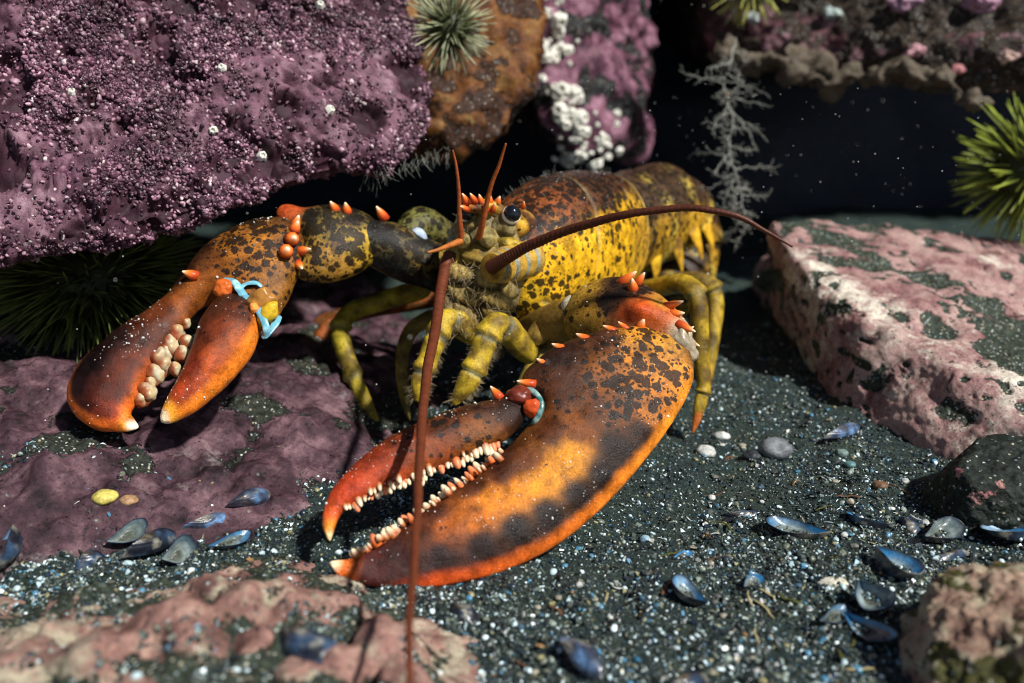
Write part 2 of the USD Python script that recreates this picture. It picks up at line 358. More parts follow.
GRIT = [(0, (0.014, 0.018, 0.016)), (0.30, (0.035, 0.042, 0.036)), (0.50, (0.07, 0.08, 0.065)), (0.64, (0.014, 0.024, 0.036)), (0.74, (0.13, 0.13, 0.09)), (0.81, (0.22, 0.24, 0.19)),
        (0.865, (0.07, 0.18, 0.26)), (0.895, (0.40, 0.47, 0.46)), (0.94, (0.26, 0.21, 0.10)), (0.96, (0.66, 0.70, 0.68))]
GRIT = [(a, (r * .92, g * 1.04, b * 1.10)) for a, (r, g, b) in GRIT]
MAT['grit'] = random_mat('grit_grains', GRIT)
MAT['urchin_test'] = plain('urchin_test', (0.035, 0.04, 0.014), 0.5, 0.5, 500, 0.0008)
MAT['urchin_spine'] = plain('urchin_spine', (0.2, 0.22, 0.06), 0.35, 0.2, 1500, 0.0001, attr='pigment')
MAT['nacre'] = plain('nacre', (0.3, 0.4, 0.5), 0.28, 0.5, 330, 0.0005, attr='pigment', spec=0.4, coat=0.12)
MAT['mussel'] = plain('mussel_skin', (0.012, 0.014, 0.02), 0.30, 0.7, 420, 0.0006, attr='pigment', spec=0.4, coat=0.1)
MAT['pebble'] = plain('pebble_stone', (0.2, 0.2, 0.2), 0.45, 0.45, 700, 0.0006, attr='pigment')
MAT['hydroid'] = plain('hydroid_stalk', (0.25, 0.25, 0.215), 0.7, 0.3, 900, 0.0002)
MAT['barnacle'] = plain('barnacle_plates', (0.62, 0.60, 0.52), 0.5, 0.3, 600, 0.0008)
MAT['sponge'] = plain('beige_sponge', (0.085, 0.066, 0.045), 0.7, 0.35, 300, 0.002)

# ------------------------------------------------------------------ rocks as rounded convex blocks with a broken surface
_ico = {}
def ico(sub):
    if sub not in _ico:
        s = trimesh.creation.icosphere(sub)
        _ico[sub] = (np.array(s.vertices), np.array(s.faces))
    return _ico[sub]

def star_rock(pts, sub=6, focus=0.45, p=14.0, look_at=None):
    """A rounded convex block round the points; its mesh is finest towards look_at (a world point)."""
    pts = np.asarray(pts, float)
    h = ConvexHull(pts)
    c = pts[h.vertices].mean(0)
    eq = np.unique(np.round(h.equations, 5), axis=0)
    d = -(eq[:, :3] @ c + eq[:, 3])
    v, f = ico(sub)
    ax = (look_at if look_at is not None else C) - c; ax = ax / np.linalg.norm(ax)
    cosang = np.clip(v @ ax, -1, 1); ang = np.arccos(cosang)
    x = ang / PI
    a2 = PI * (focus * x + (1 - focus) * x ** 2.4)
    perp = v - cosang[:, None] * ax; perp /= np.maximum(np.linalg.norm(perp, axis=1, keepdims=True), 1e-9)
    u = np.cos(a2)[:, None] * ax + np.sin(a2)[:, None] * perp
    s = np.zeros(len(u))
    for n_, d_ in zip(eq[:, :3], d):
        s += np.maximum(u @ n_ / d_, 0) ** p
    return c + u * (s ** (-1 / p))[:, None], f

def knobs(v, f, count, r, h, seed, region=None):
    """Hemispherical knobs over the surface: returns height per vertex."""
    rng = np.random.default_rng(seed)
    tri = v[f]; area = np.linalg.norm(np.cross(tri[:, 1] - tri[:, 0], tri[:, 2] - tri[:, 0]), axis=1)
    if region is not None:
        area = area * region(tri.mean(1))
    k = rng.choice(len(f), count, p=area / area.sum())
    b = rng.dirichlet([1, 1, 1], count)
    q = (tri[k] * b[..., None]).sum(1)
    rr = r * rng.uniform(0.6, 1.35, count)
    dist, idx = cKDTree(q).query(v, k=4, distance_upper_bound=r * 1.4)
    ok = np.isfinite(dist)
    rad = np.where(ok, rr[np.minimum(idx, count - 1)], 1)
    x = np.where(ok, 1 - (dist / rad) ** 2, 0)
    return h * (np.sqrt(np.maximum(x, 0)) * rad / r).max(1)

# ------------------------------------------------------------------ the sea bed
def axis_grid(a, b, lo, hi, step, far):
    g = [np.arange(lo, hi, step)]
    for s, e in ((lo, a), (hi, b)):
        x, st, o = s, step, []
        while abs(x - e) > 1e-6:
            st *= 1.12
            x = max(x - st, e) if e < s else min(x + st, e)
            o.append(x)
        g.append(np.array(o))
    return np.unique(np.concatenate(g))

def grid_mesh(xs, ys, zf):
    X, Y = np.meshgrid(xs, ys, indexing='ij')
    v = np.stack([X, Y, np.zeros_like(X)], -1).reshape(-1, 3)
    v[:, 2] = zf(v[:, 0], v[:, 1])
    i, j = np.meshgrid(np.arange(len(xs) - 1), np.arange(len(ys) - 1), indexing='ij')
    n = len(ys); a, b, c, d = i * n + j, (i + 1) * n + j, (i + 1) * n + j + 1, i * n + j + 1
    return v, np.vstack([np.stack([a, b, c], -1).reshape(-1, 3), np.stack([a, c, d], -1).reshape(-1, 3)])

def xy0(x, y):
    return np.stack([x, y, np.zeros_like(x)], -1)

def floor_z(x, y):
    p = xy0(x, y)
    return (fbm(p, 9, 3, 1) - 0.5) * 0.022 + (fbm(p, 60, 4, 2) - 0.5) * 0.012 - 0.002

def rbf_height(rows, smooth=0.0):
    rows = np.asarray(rows, float)
    q = np.array([Gz(a, b, z) if b < 1500 else Gz(a, b, z) for a, b, z in rows])
    return RBFInterpolator(q[:, :2], q[:, 2], kernel='linear', smoothing=smooth), q

mound_rbf, _ = rbf_height([(-300, 330, .075), (-300, 440, .05), (-300, 560, .02), (0, 300, .06), (0, 345, .052), (0, 420, .036), (60, 470, .026), (0, 540, .012), (150, 345, .045), (200, 430, .022),
                           (130, 500, .014), (250, 470, .010), (330, 400, .018), (330, 470, .004), (430, 430, -.008), (300, 330, .030), (440, 350, -.01), (200, 545, -.004), (280, 520, -.004),
                           (80, 575, -.008), (0, 600, -.008), (-300, 640, -.01), (500, 480, -.03), (520, 350, -.03), (420, 520, -.03), (150, 620, -.03), (0, 660, -.03), (440, 300, -.02)])
slab_rbf, _ = rbf_height([(-300, 620, .014), (0, 618, .010), (100, 606, .012), (200, 590, .016), (300, 575, .010), (345, 570, -.008), (375, 590, -.006), (400, 612, .0), (440, 640, .002), (460, 683, -.002), (300, 630, .022),
                          (150, 645, .022), (0, 683, .024), (480, 600, -.02), (370, 545, -.02), (200, 560, -.012), (50, 588, -.01), (-300, 580, -.01), (250, 900, .030), (-200, 900, .03),
                          (520, 700, -.02), (560, 900, -.02), (300, 540, -.03), (0, 560, -.03)])
rng = np.random.default_rng(3)
_lx = np.array([Gz(a, b, .018) for a, b in ((275, 603), (214, 600), (180, 640), (158, 636), (300, 625), (335, 600), (200, 665), (255, 660), (380, 640), (60, 640), (110, 655), (345, 660), (30, 670), (240, 625), (410, 670), (100, 675), (300, 680))])
_lr = rng.uniform(.007, .015, len(_lx))
def lumps(x, y, q, r, h):
    d = np.hypot(x[:, None] - q[None, :, 0], (y[:, None] - q[None, :, 1]))
    wob = 1 + 0.5 * (noise(xy0(x, y), 160, 5)[:, None] - 0.5)
    return (np.sqrt(np.maximum(1 - (d / (r * wob)) ** 2, 0)) * (r / .011) * h).max(1)

_mx = np.array([Gz(a, b, .016) for a, b in ((105, 497), (125, 500), (60, 520), (95, 532), (40, 500), (150, 480), (230, 440), (260, 455), (300, 430), (215, 470), (30, 450), (80, 430), (120, 590), (95, 580), (340, 440), (290, 480), (60, 410), (180, 465))])
_mr = rng.uniform(.006, .014, len(_mx))

def mound_z(x, y):
    p = xy0(x, y)
    b = mound_rbf(np.stack([x, y], -1)) + (fbm(p, 26, 5, 11) - 0.5) * 0.024 + (fbm(p, 120, 4, 12) - 0.5) * 0.009
    return np.maximum(b + lumps(x, y, _mx, _mr, .004), -.03)

def slab_z(x, y):
    p = xy0(x, y)
    b = slab_rbf(np.stack([x, y], -1)) + (fbm(p, 34, 5, 21) - 0.5) * 0.018 + (fbm(p, 130, 4, 22) - 0.5) * 0.006
    return np.maximum(b + lumps(x, y, _lx, _lr, .009), -.03)

def crust_mask(v, scale, seed, bias, lump=None):
    m = sstep(0.32, 0.68, fbm(v, scale, 6, seed) + bias)
    return m if lump is None else np.maximum(m, lump)

v, f = grid_mesh(axis_grid(-4, 4, -.5, .62, .0026, 4), axis_grid(-2, 5, .27, 1.0, .0026, 5), floor_z)
put('sea_floor', v, f, MAT['sand'])
tag(stage.GetPrimAtPath('/World/sea_floor'), kind='structure', label='dark shell sand sea floor strewn with grit')

v, f = grid_mesh(np.arange(-.75, .02, .0021), np.arange(.335, 1.0, .0021), mound_z)
keep = (v[f][:, :, 2].max(1) > -.012); f = f[keep]
ids, inv = np.unique(f, return_inverse=True); v, f = v[ids], inv.reshape(-1, 3)
lm = (lumps(v[:, 0], v[:, 1], _mx, _mr, 1.0) > 0.25).astype(float)
cr = crust_mask(v, 30, 31, 0.09, lm)
v[:, 2] += 0.0012 * cr
put('bedrock_ledge', v, f, MAT['mound'], crust=cr, pale=np.clip(fbm(v, 22, 3, 33) * 0.9 - 0.22, 0, 1))
tag(stage.GetPrimAtPath('/World/bedrock_ledge'), kind='structure', label='low bedrock under purple crust below the left claw')

v, f = grid_mesh(np.arange(-.34, .06, .0015), np.arange(.12, .43, .0015), slab_z)
keep = (v[f][:, :, 2].max(1) > -.012); f = f[keep]
ids, inv = np.unique(f, return_inverse=True); v, f = v[ids], inv.reshape(-1, 3)
lm = sstep(0.15, 0.6, lumps(v[:, 0], v[:, 1], _lx, _lr, 1.0))
cr = crust_mask(v, 55, 41, -0.05, lm)
v[:, 2] += 0.001 * cr
put('front_slab', v, f, MAT['slab'], crust=cr, pale=np.clip(fbm(v, 40, 3, 43) * 1.1 - 0.30 - 0.15 * lm + 0.25 * sstep(.36, .30, v[:, 1]), 0, 1))
tag(stage.GetPrimAtPath('/World/front_slab'), kind='structure', label='lumpy pink and beige rock slab along the lower left edge')

def top_z(x, y):
    x, y = np.atleast_1d(x).astype(float), np.atleast_1d(y).astype(float)
    return np.maximum(np.maximum(floor_z(x, y), mound_z(x, y)), slab_z(x, y))

def S(px, py):
    """The point of the sea bed seen at a pixel."""
    z = 0.0
    for _ in range(14):
        q = Gz(px, py, z)
        z = 0.5 * z + 0.5 * float(top_z(q[0], q[1])[0])
    return Gz(px, py, z)

# ------------------------------------------------------------------ the boulders
def rock(name, pts, mat, label, sub=6, focus=0.45, p=14.0, amp=0.02, f1=10, amp2=0.006, f2=45, seed=0, crust=(30, 0.0), pale=(25, 0.9, 0.25), extra=None, look_at=None, relief=0.0012, kind=None, cat='rock'):
    v, f = star_rock(pts, sub, focus, p, look_at)
    n = vnormals(v, f)
    v = v + n * ((fbm(v, f1, 4, seed) - 0.5) * 2 * amp)[:, None]
    v = v + n * ((fbm(v, f2, 4, seed + 7) - 0.5) * 2 * amp2)[:, None]
    cr = crust_mask(v, crust[0], seed + 13, crust[1])
    v = v + n * (relief * cr)[:, None]
    pl = np.clip(fbm(v, pale[0], 3, seed + 17) * pale[1] - pale[2], 0, 1)
    at = dict(crust=cr, pale=pl)
    if extra:
        v, at = extra(v, f, n, at)
    pr = put(name, v, f, mat, **at)
    tag(pr, label, None if kind else cat, kind=kind)
    return v, f

# big purple boulder, upper left
B = [(-60, 288, .46), (60, 270, .465), (200, 234, .49), (330, 206, .535), (440, 168, .585), (452, 138, .595), (398, 84, .60), (376, 40, .615), (368, -60, .65), (356, -250, .74), (-80, 0, .50), (100, 0, .53), (-80, -250, .60),
     (-300, 340, .45), (-300, -200, .55), (250, 20, .555)]
bp = list(PP(B))
lip = PP([(-300, 340, .45), (-60, 288, .46), (200, 234, .49), (330, 206, .535), (440, 168, .585)])
bp += [q + np.array([-.20, .50, .05]) for q in lip] + [np.array([-.9, 1.3, .9]), np.array([-.40, 1.2, .9]), np.array([-1.0, .6, .6])]
v, f = star_rock(bp, 7, 0.26, 26.0, look_at=P(220, 110, .3))
n = vnormals(v, f)
v = v + n * ((fbm(v, 9, 3, 50) - 0.5) * .030)[:, None]
v = v + n * ((fbm(v, 38, 3, 51) - 0.5) * .012)[:, None]
reg = lambda q: sstep(1.1, .7, np.linalg.norm(q - C, axis=1))
k1 = knobs(v, f, 21000, .0026, .0014, 52, reg)
k2 = knobs(v, f, 1700, .0075, .0034, 53, reg)
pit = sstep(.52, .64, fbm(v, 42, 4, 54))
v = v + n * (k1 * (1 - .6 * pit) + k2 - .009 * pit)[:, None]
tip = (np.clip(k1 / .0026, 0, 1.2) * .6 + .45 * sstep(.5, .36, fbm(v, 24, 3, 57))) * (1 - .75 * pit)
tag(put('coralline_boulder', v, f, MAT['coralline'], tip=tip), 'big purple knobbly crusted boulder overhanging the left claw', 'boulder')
BOULDER = (v, f)
MAT['knob'] = M('coralline_knob', {
    'o': ('object_info', {}), 'r': ('rgb_ramp', {'ramp': [(0, (.030, .011, .019)), (.40, (.085, .034, .053)), (.74, (.19, .088, .122)), (.94, (.36, .21, .25)), (1, (.52, .42, .42))]}),
    'g': ('geometry', {}), 'n': ('noise_texture', {'scale': 34.0, 'detail': 4.0, 'roughness': 0.65}), 'v': ('map_range', {'from_min': 0.32, 'from_max': 0.68, 'to_min': 0.25, 'to_max': 1.6}),
    'n2': ('noise_texture', {'scale': 1600.0, 'detail': 3.0}), 'b': ('bump', {'strength': 0.7, 'distance': 0.0004}),
    'cx': ('combine_color', {}), 'm': ('mix', {'mix_type': 'multiply', 'fac': 1.0}), 'p': ('principled_bsdf', {'roughness': 0.30, 'specular_ior_level': 0.36})},
    [('o.random', 'r.fac'), ('g.position', 'n.vector'), ('g.position', 'n2.vector'), ('n2.fac', 'b.height'), ('b.normal', 'p.normal'), ('n.fac', 'v.value'), ('v.result', 'cx.r'), ('v.result', 'cx.g'), ('v.result', 'cx.b'),
     ('r.color', 'm.color1'), ('cx.color', 'm.color2'), ('m.color', 'p.base_color')])
def along(nrm):
    """Quaternions that turn z to the normals."""
    w = 1 + nrm[:, 2]; q = np.stack([w, -nrm[:, 1], nrm[:, 0], np.zeros(len(nrm))], 1)
    bad = w < 1e-4; q[bad] = [0, 1, 0, 0]
    return q / np.linalg.norm(q, axis=1, keepdims=True)
def scatter(path, v, f, weight, n, size, protos, mat, seed, sink=.2):
    rg = np.random.default_rng(seed)
    tri = v[f]; nn = np.cross(tri[:, 1] - tri[:, 0], tri[:, 2] - tri[:, 0]); ar = np.linalg.norm(nn, axis=1); nn /= np.maximum(ar, 1e-14)[:, None]
    w = ar * weight(tri.mean(1), nn)
    k = rg.choice(len(f), n, p=w / w.sum()); b = rg.dirichlet([1, 1, 1], n)
    q = (tri[k] * b[..., None]).sum(1); nr = nn[k] + rg.normal(0, .25, (n, 3)); nr /= np.linalg.norm(nr, axis=1, keepdims=True)
    sz = size * np.exp(rg.normal(0, .27, n))
    pi = UsdGeom.PointInstancer.Define(stage, path); tag(pi.GetPrim(), kind='stuff')
    for i_, (pv, pf) in enumerate(protos):
        pth = path + '/pieces/knob' + ('' if i_ == 0 else '_%03d' % i_)
        usdkit.mesh(stage, pth, (pv, pf), mat, smooth=True); pi.CreatePrototypesRel().AddTarget(pth)
    pi.CreatePositionsAttr(Vt.Vec3fArray.FromNumpy((q - nr * (sz * sink)[:, None]).astype(np.float32)))
    pi.CreateProtoIndicesAttr(Vt.IntArray.FromNumpy(rg.integers(0, len(protos), n).astype(np.int32)))
    pi.CreateScalesAttr(Vt.Vec3fArray.FromNumpy((sz[:, None] * rg.uniform(.75, 1.25, (n, 3))).astype(np.float32)))
    pi.CreateOrientationsAttr(Vt.QuathArray([Gf.Quath(*map(float, x)) for x in along(nr)]))
kp = []
for i_ in range(5):
    pv, pf = ball([0, 0, .45], (.82, .78, 1.35), 1); pv = pv * (1 + .95 * (noise(pv, 1.5, 70 + i_) - .5))[:, None]; kp.append((pv, pf))
scatter('/World/coralline_boulder/crust_knobs', v, f, lambda q, n_: reg(q) * (np.einsum('ij,ij->i', n_, C - q) > -.02) * (.10 + sstep(.62, .46, fbm(q, 42, 4, 54))) * (.12 + sstep(.36, .52, fbm(q, 24, 3, 57))) * (np.abs((q - C) @ RX / ((q - C) @ FW)) < .72), 60000, .00112, kp, MAT['knob'], 61, .42)

# brown sponge-covered rock, top centre
bp = list(PP([(370, 165, .70), (440, 176, .70), (505, 160, .69), (532, 120, .70), (548, 0, .74), (540, -200, .85), (372, 60, .68), (360, -150, .74), (450, 60, .68)]))
bp += [q + np.array([.0, .35, .06]) for q in PP([(370, 165, .70), (505, 160, .69), (540, 0, .74), (540, -200, .85), (360, -150, .74)])]
BROWN = rock('sponge_rock', bp, MAT['brown'], 'rust brown rock behind the small top urchin, right of the purple boulder', 6, .4, amp=.014, f1=22, amp2=.006, f2=70, seed=60, crust=(60, .02), pale=(60, 1.1, .40))

# rock with barnacles behind it
bp = list(PP([(520, 150, .85), (585, 182, .85), (640, 182, .92), (652, 120, .97), (622, -10, .95), (556, -20, .84), (518, 40, .83), (550, -300, .95), (640, -300, 1.05)]))
bp += [q + np.array([.05, .5, .05]) for q in PP([(520, 150, .85), (640, 182, .92), (652, 100, .97), (550, -300, .95), (640, -300, 1.05)])]
BARN = rock('barnacle_rock', bp, MAT['barn'], 'purple and dark rock face studded with barnacles behind the lobster', 6, .4, amp=.030, f1=16, amp2=.010, f2=55, seed=70, crust=(34, .03), pale=(40, .8, .3))

# shelf, upper right
bp = list(PP([(700, 60, .95), (760, 78, .90), (860, 86, .85), (960, 96, .78), (1040, 95, .74), (1200, 120, .70), (1300, -100, .75), (1040, 0, .76), (900, 0, .84), (700, 0, .96), (690, -300, 1.15), (1200, -300, .9)]))
bp += [q + np.array([.05, .8, .02]) for q in PP([(700, 60, .95), (960, 96, .78), (1200, 120, .70), (690, -300, 1.15), (1200, -300, .9)])]
SHELF = rock('rock_shelf', bp, MAT['shelf'], 'brown and purple rock shelf overhanging the dark gap at upper right', 7, .36, amp=.016, f1=14, amp2=.009, f2=50, seed=80, crust=(34, -.10), pale=(30, .9, .34), look_at=P(880, 40, .3))

# back of the crevice, out of the light
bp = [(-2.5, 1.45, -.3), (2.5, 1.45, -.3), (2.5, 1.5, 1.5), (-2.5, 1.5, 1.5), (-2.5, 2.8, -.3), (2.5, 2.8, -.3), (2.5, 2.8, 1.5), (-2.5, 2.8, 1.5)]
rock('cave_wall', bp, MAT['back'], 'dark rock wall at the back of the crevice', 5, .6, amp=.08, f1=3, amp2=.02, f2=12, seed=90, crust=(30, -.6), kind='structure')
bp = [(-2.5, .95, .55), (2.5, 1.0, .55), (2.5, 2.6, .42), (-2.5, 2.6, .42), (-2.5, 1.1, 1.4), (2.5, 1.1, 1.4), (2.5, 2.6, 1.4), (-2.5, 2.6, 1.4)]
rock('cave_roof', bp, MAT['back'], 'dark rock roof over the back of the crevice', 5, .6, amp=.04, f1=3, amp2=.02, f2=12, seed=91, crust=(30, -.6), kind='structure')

# pink flat-topped stone, right
def stone_skin(v, f, n, at):
    a, b = P(800, 265, .65), P(1024, 424, .495)
    e = (b - a)[:2]; e /= np.linalg.norm(e)
    back = (v[:, :2] - a[:2]) @ np.array([-e[1], e[0]])
    run = (v[:, :2] - a[:2]) @ e
    bias = .10 * np.exp(-((back - .012) / .03) ** 2) - .17 * np.exp(-((back - .075 - .1 * run) / .035) ** 2) + .05 * sstep(.12, .16, back) + .04 * (back < -.005)
    bias = bias - .10 * sstep(.10, .2, run) * (back > .04)
    cr = sstep(0.34, 0.62, fbm(v, 42, 6, 113) + .07 + bias)
    holes = sstep(.62, .70, noise(v, 150, 114)) * sstep(.4, .6, noise(v, 40, 115))
    cr = cr * (1 - holes)
    at['crust'] = cr
    at['pale'] = np.clip(fbm(v, 26, 3, 117) * 1.3 - .44 + .26 * np.exp(-((back - .02) / .04) ** 2) - .12 * (back < -.01), 0, 1)
    return v - n * (.002 * (1 - cr))[:, None], at
top = [(760, 214, .76), (1024, 238, .80), (1200, 250, .80), (784, 262, .66), (862, 332, .585), (955, 388, .53), (1024, 424, .495), (1250, 520, .46)]
bp = list(PP(top))
for a, b in ((744, 290), (792, 372), (852, 436), (912, 470), (1024, 500), (1250, 600)):
    q = Gz(a, b, -.01); bp.append(q)
bp += [Gz(1300, 330, -.02), P(1300, 280, .8)]
STONE = rock('pink_stone', bp, MAT['stone'], 'large flat-topped pink and cream crusted stone on the right', 7, .40, 17.0, amp=.010, f1=16, amp2=.005, f2=55, seed=100, crust=(38, .085), pale=(30, 1.25, .30), look_at=P(890, 330, .25), extra=stone_skin)

# round dark stone, lower right; mossy foreground rock
c = S(990, 540) + np.array([.004, .02, .016])
bp = [c + np.array([a, b, d]) for a, b, d in ((-.020, -.018, -.02), (.06, -.022, -.02), (-.016, .0, .018), (.06, 0, .022), (.0, -.018, .010), (-.02, .04, -.02), (.06, .05, 0), (.02, .03, .024), (.02, -.025, -.02), (.05, -.022, .010))]
rock('green_stone', bp, MAT['greenrock'], 'rounded dark green stone below the pink stone', 6, .5, 8.0, amp=.005, f1=40, amp2=.003, f2=130, seed=110, crust=(60, -.20))
q0 = S(975, 683)
bp = list(PP([(905, 640, .335), (930, 585, .345), (975, 562, .35), (1040, 556, .36), (1150, 560, .37)])) + [Gz(890, 690, -.02), Gz(900, 780, -.02), Gz(1200, 600, -.02), Gz(1300, 800, -.02), Gz(1300, 800, .05), P(1150, 700, .25), P(980, 720, .285), Gz(900, 620, -.02)]
MOSSY = rock('mossy_rock', bp, MAT['moss'], 'blurred mossy pink rock in the lower right corner', 6, .45, 12.0, amp=.008, f1=34, amp2=.005, f2=120, seed=120, crust=(110, .06), pale=(100, 1.4, .3))

# ------------------------------------------------------------------ the lobster
BASE = Gz(585, 400, 0.0)
lob = thing('lobster', BASE, 'orange, yellow and black lobster with large raised claws crouching under the boulders', 'lobster')

YEL, YEL2, OLV = (.66, .345, .011), (.74, .47, .028), (.30, .22, .03)
ORG, RED, BRN, DRK = (.58, .19, .018), (.45, .055, .014), (.13, .038, .012), (.030, .018, .012)
WHT, TEAL, CRM = (.75, .62, .45), (.22, .42, .40), (.55, .48, .30)

def smooth_poly(pts, n=10):
    p = np.asarray(pts, float); m = len(p)
    q = np.vstack([p[-1:], p, p[:2]]); o = []
    for i in range(m):
        a, b, c, d = q[i], q[i + 1], q[i + 2], q[i + 3]
        t = np.linspace(0, 1, n, endpoint=False)[:, None]
        o.append(0.5 * (2 * b + (c - a) * t + (2 * a - 5 * b + 4 * c - d) * t ** 2 + (3 * b - a - 3 * c + d) * t ** 3))
    return np.vstack(o)

def resample(xy, step):
    xy = np.vstack([xy, xy[:1]])
    s = np.concatenate([[0], np.cumsum(np.linalg.norm(np.diff(xy, axis=0), axis=1))])
    n = max(int(s[-1] / step), 8)
    u = np.linspace(0, s[-1], n, endpoint=False)
    return np.stack([np.interp(u, s, xy[:, k]) for k in (0, 1)], -1)

class Plane:
    """A tilted plane in space, given by three (px, py, depth) points of the photograph."""
    def __init__(self, rows):
        a, b, c = PP(rows)
        self.o = a; self.e1 = (b - a) / np.linalg.norm(b - a)
        n = np.cross(b - a, c - a); n /= np.linalg.norm(n)
        if n @ (C - a) < 0:
            n = -n
        self.n, self.e2 = n, np.cross(n, self.e1)
    def px(self, pts):
        pts = np.asarray(pts, float)
        r = ray(pts[:, 0], pts[:, 1]); t = ((self.o - C) @ self.n) / (r @ self.n)
        q = C + t[:, None] * r - self.o
        return np.stack([q @ self.e1, q @ self.e2], -1)
    def at(self, xy, h=0.0):
        xy = np.asarray(xy)
        return self.o + xy[:, :1] * self.e1 + xy[:, 1:2] * self.e2 + np.broadcast_to(np.asarray(h, float), len(xy))[:, None] * self.n

def inflate(xy, step=.0011):
    """Fills an outline with a rounded section: returns points, thickness t (0 at the rim) and triangles."""
    poly = Polygon(xy).buffer(0)
    if poly.geom_type != 'Polygon':
        poly = max(poly.geoms, key=lambda g: g.area)
    rings = [resample(np.array(poly.exterior.coords)[:-1], step)]
    nb = len(rings[0])
    for d in (.00025, .0008):
        g = poly.buffer(-d)
        for h in getattr(g, 'geoms', [g]):
            if not h.is_empty:
                rings.append(resample(np.array(h.exterior.coords)[:-1], step))
    inner = poly.buffer(-.0016)
    x0, y0, x1, y1 = poly.bounds
    X, Y = np.meshgrid(np.arange(x0, x1, step * 1.1), np.arange(y0, y1, step * .95))
    X[1::2] += step * .55
    g = np.stack([X.ravel(), Y.ravel()], -1)
    if not inner.is_empty:
        rings.append(g[shapely.contains_xy(inner, g[:, 0], g[:, 1])])
    pts = np.vstack(rings)
    tri = Delaunay(pts).simplices
    cc = pts[tri].mean(1)
    a = pts[tri]; cr = (a[:, 1, 0] - a[:, 0, 0]) * (a[:, 2, 1] - a[:, 0, 1]) - (a[:, 1, 1] - a[:, 0, 1]) * (a[:, 2, 0] - a[:, 0, 0])
    keep = shapely.contains_xy(poly, cc[:, 0], cc[:, 1]) & (np.abs(cr) > 1e-12)
    tri, cr = tri[keep], cr[keep]
    tri = np.where((cr > 0)[:, None], tri, tri[:, ::-1])
    # cotangent Laplacian, u = 0 on the rim, laplace(u) = -1
    n = len(pts); I, J, W = [], [], []; mass = np.zeros(n)
    p = pts[tri]; area = np.abs(cr) / 2
    for k in range(3):
        i, j, o = tri[:, k], tri[:, (k + 1) % 3], tri[:, (k + 2) % 3]
        e1, e2 = pts[i] - pts[o], pts[j] - pts[o]
        cot = (e1 * e2).sum(1) / np.maximum(np.abs(e1[:, 0] * e2[:, 1] - e1[:, 1] * e2[:, 0]), 1e-14)
        cot = np.clip(cot, -20, 20) / 2
        I += [i, j, i, j]; J += [j, i, i, j]; W += [-cot, -cot, cot, cot]
        mass += np.bincount(i, area / 3, n)
    L = sp.csr_matrix((np.concatenate(W), (np.concatenate(I), np.concatenate(J))), (n, n)) + sp.eye(n) * 1e-9
    free = np.arange(nb, n)
    u = np.zeros(n); u[free] = spsolve(L[free][:, free].tocsc(), mass[free])
    return pts, np.sqrt(2 * np.maximum(u, 0)), tri, nb, cKDTree(rings[0]).query(pts)[0]

def plate(pl, px, kf=.55, kb=.55, step=.0011, n=8, bend=None, xy=None):
    """A solid shell piece with the outline px in the plane pl. Returns v, f, xy (per vertex), t, side."""
    if xy is None:
        xy = pl.px(smooth_poly(px, n))
    pts, t, tri, nb, dist = inflate(xy, step)
    global RIM
    RIM = np.concatenate([dist, dist[nb:]])
    off = 0 if bend is None else bend(pts)
    top = pl.at(pts, t * kf + off); bot = pl.at(pts[nb:], -t[nb:] * kb + (off if np.ndim(off) == 0 else off[nb:]))
    m = len(pts); back = np.where(tri < nb, tri, tri + m - nb)
    return (np.vstack([top, bot]), np.vstack([tri, back[:, ::-1]]), np.vstack([pts, pts[nb:]]), np.concatenate([t, t[nb:]]),
            np.concatenate([np.ones(m), -np.ones(m - nb)]))

def paint(pl, xy, rows, power=4.2):
    """Pigment laid out over a shell piece: rows of (px, py, colour[, spot])."""
    q = pl.px(np.array([r[:2] for r in rows], float))
    col = np.array([tuple(r[2]) + (r[3] if len(r) > 3 else 0.0,) for r in rows], float)
    d = np.linalg.norm(xy[:, None] - q[None], axis=2) + .002
    w = d ** -power
    o = (w[..., None] * col).sum(1) / w.sum(1)[:, None]
    o[:, :3] *= np.clip(o[:, :3].sum(1) / .40, .05, 1)[:, None] ** .55
    return o

def spine_color(k):
    c = lerp((.42, .05, .012), (.75, .16, .02), sstep(0, .5, k))
    return lerp(c, (.85, .66, .42), sstep(.6, .95, k))

def put_spine(base, tip, r, parent):
    v, f, k = spine(base, tip, r)
    return put('spine', v, f, MAT['spine'], parent, pigment=spine_color(k))

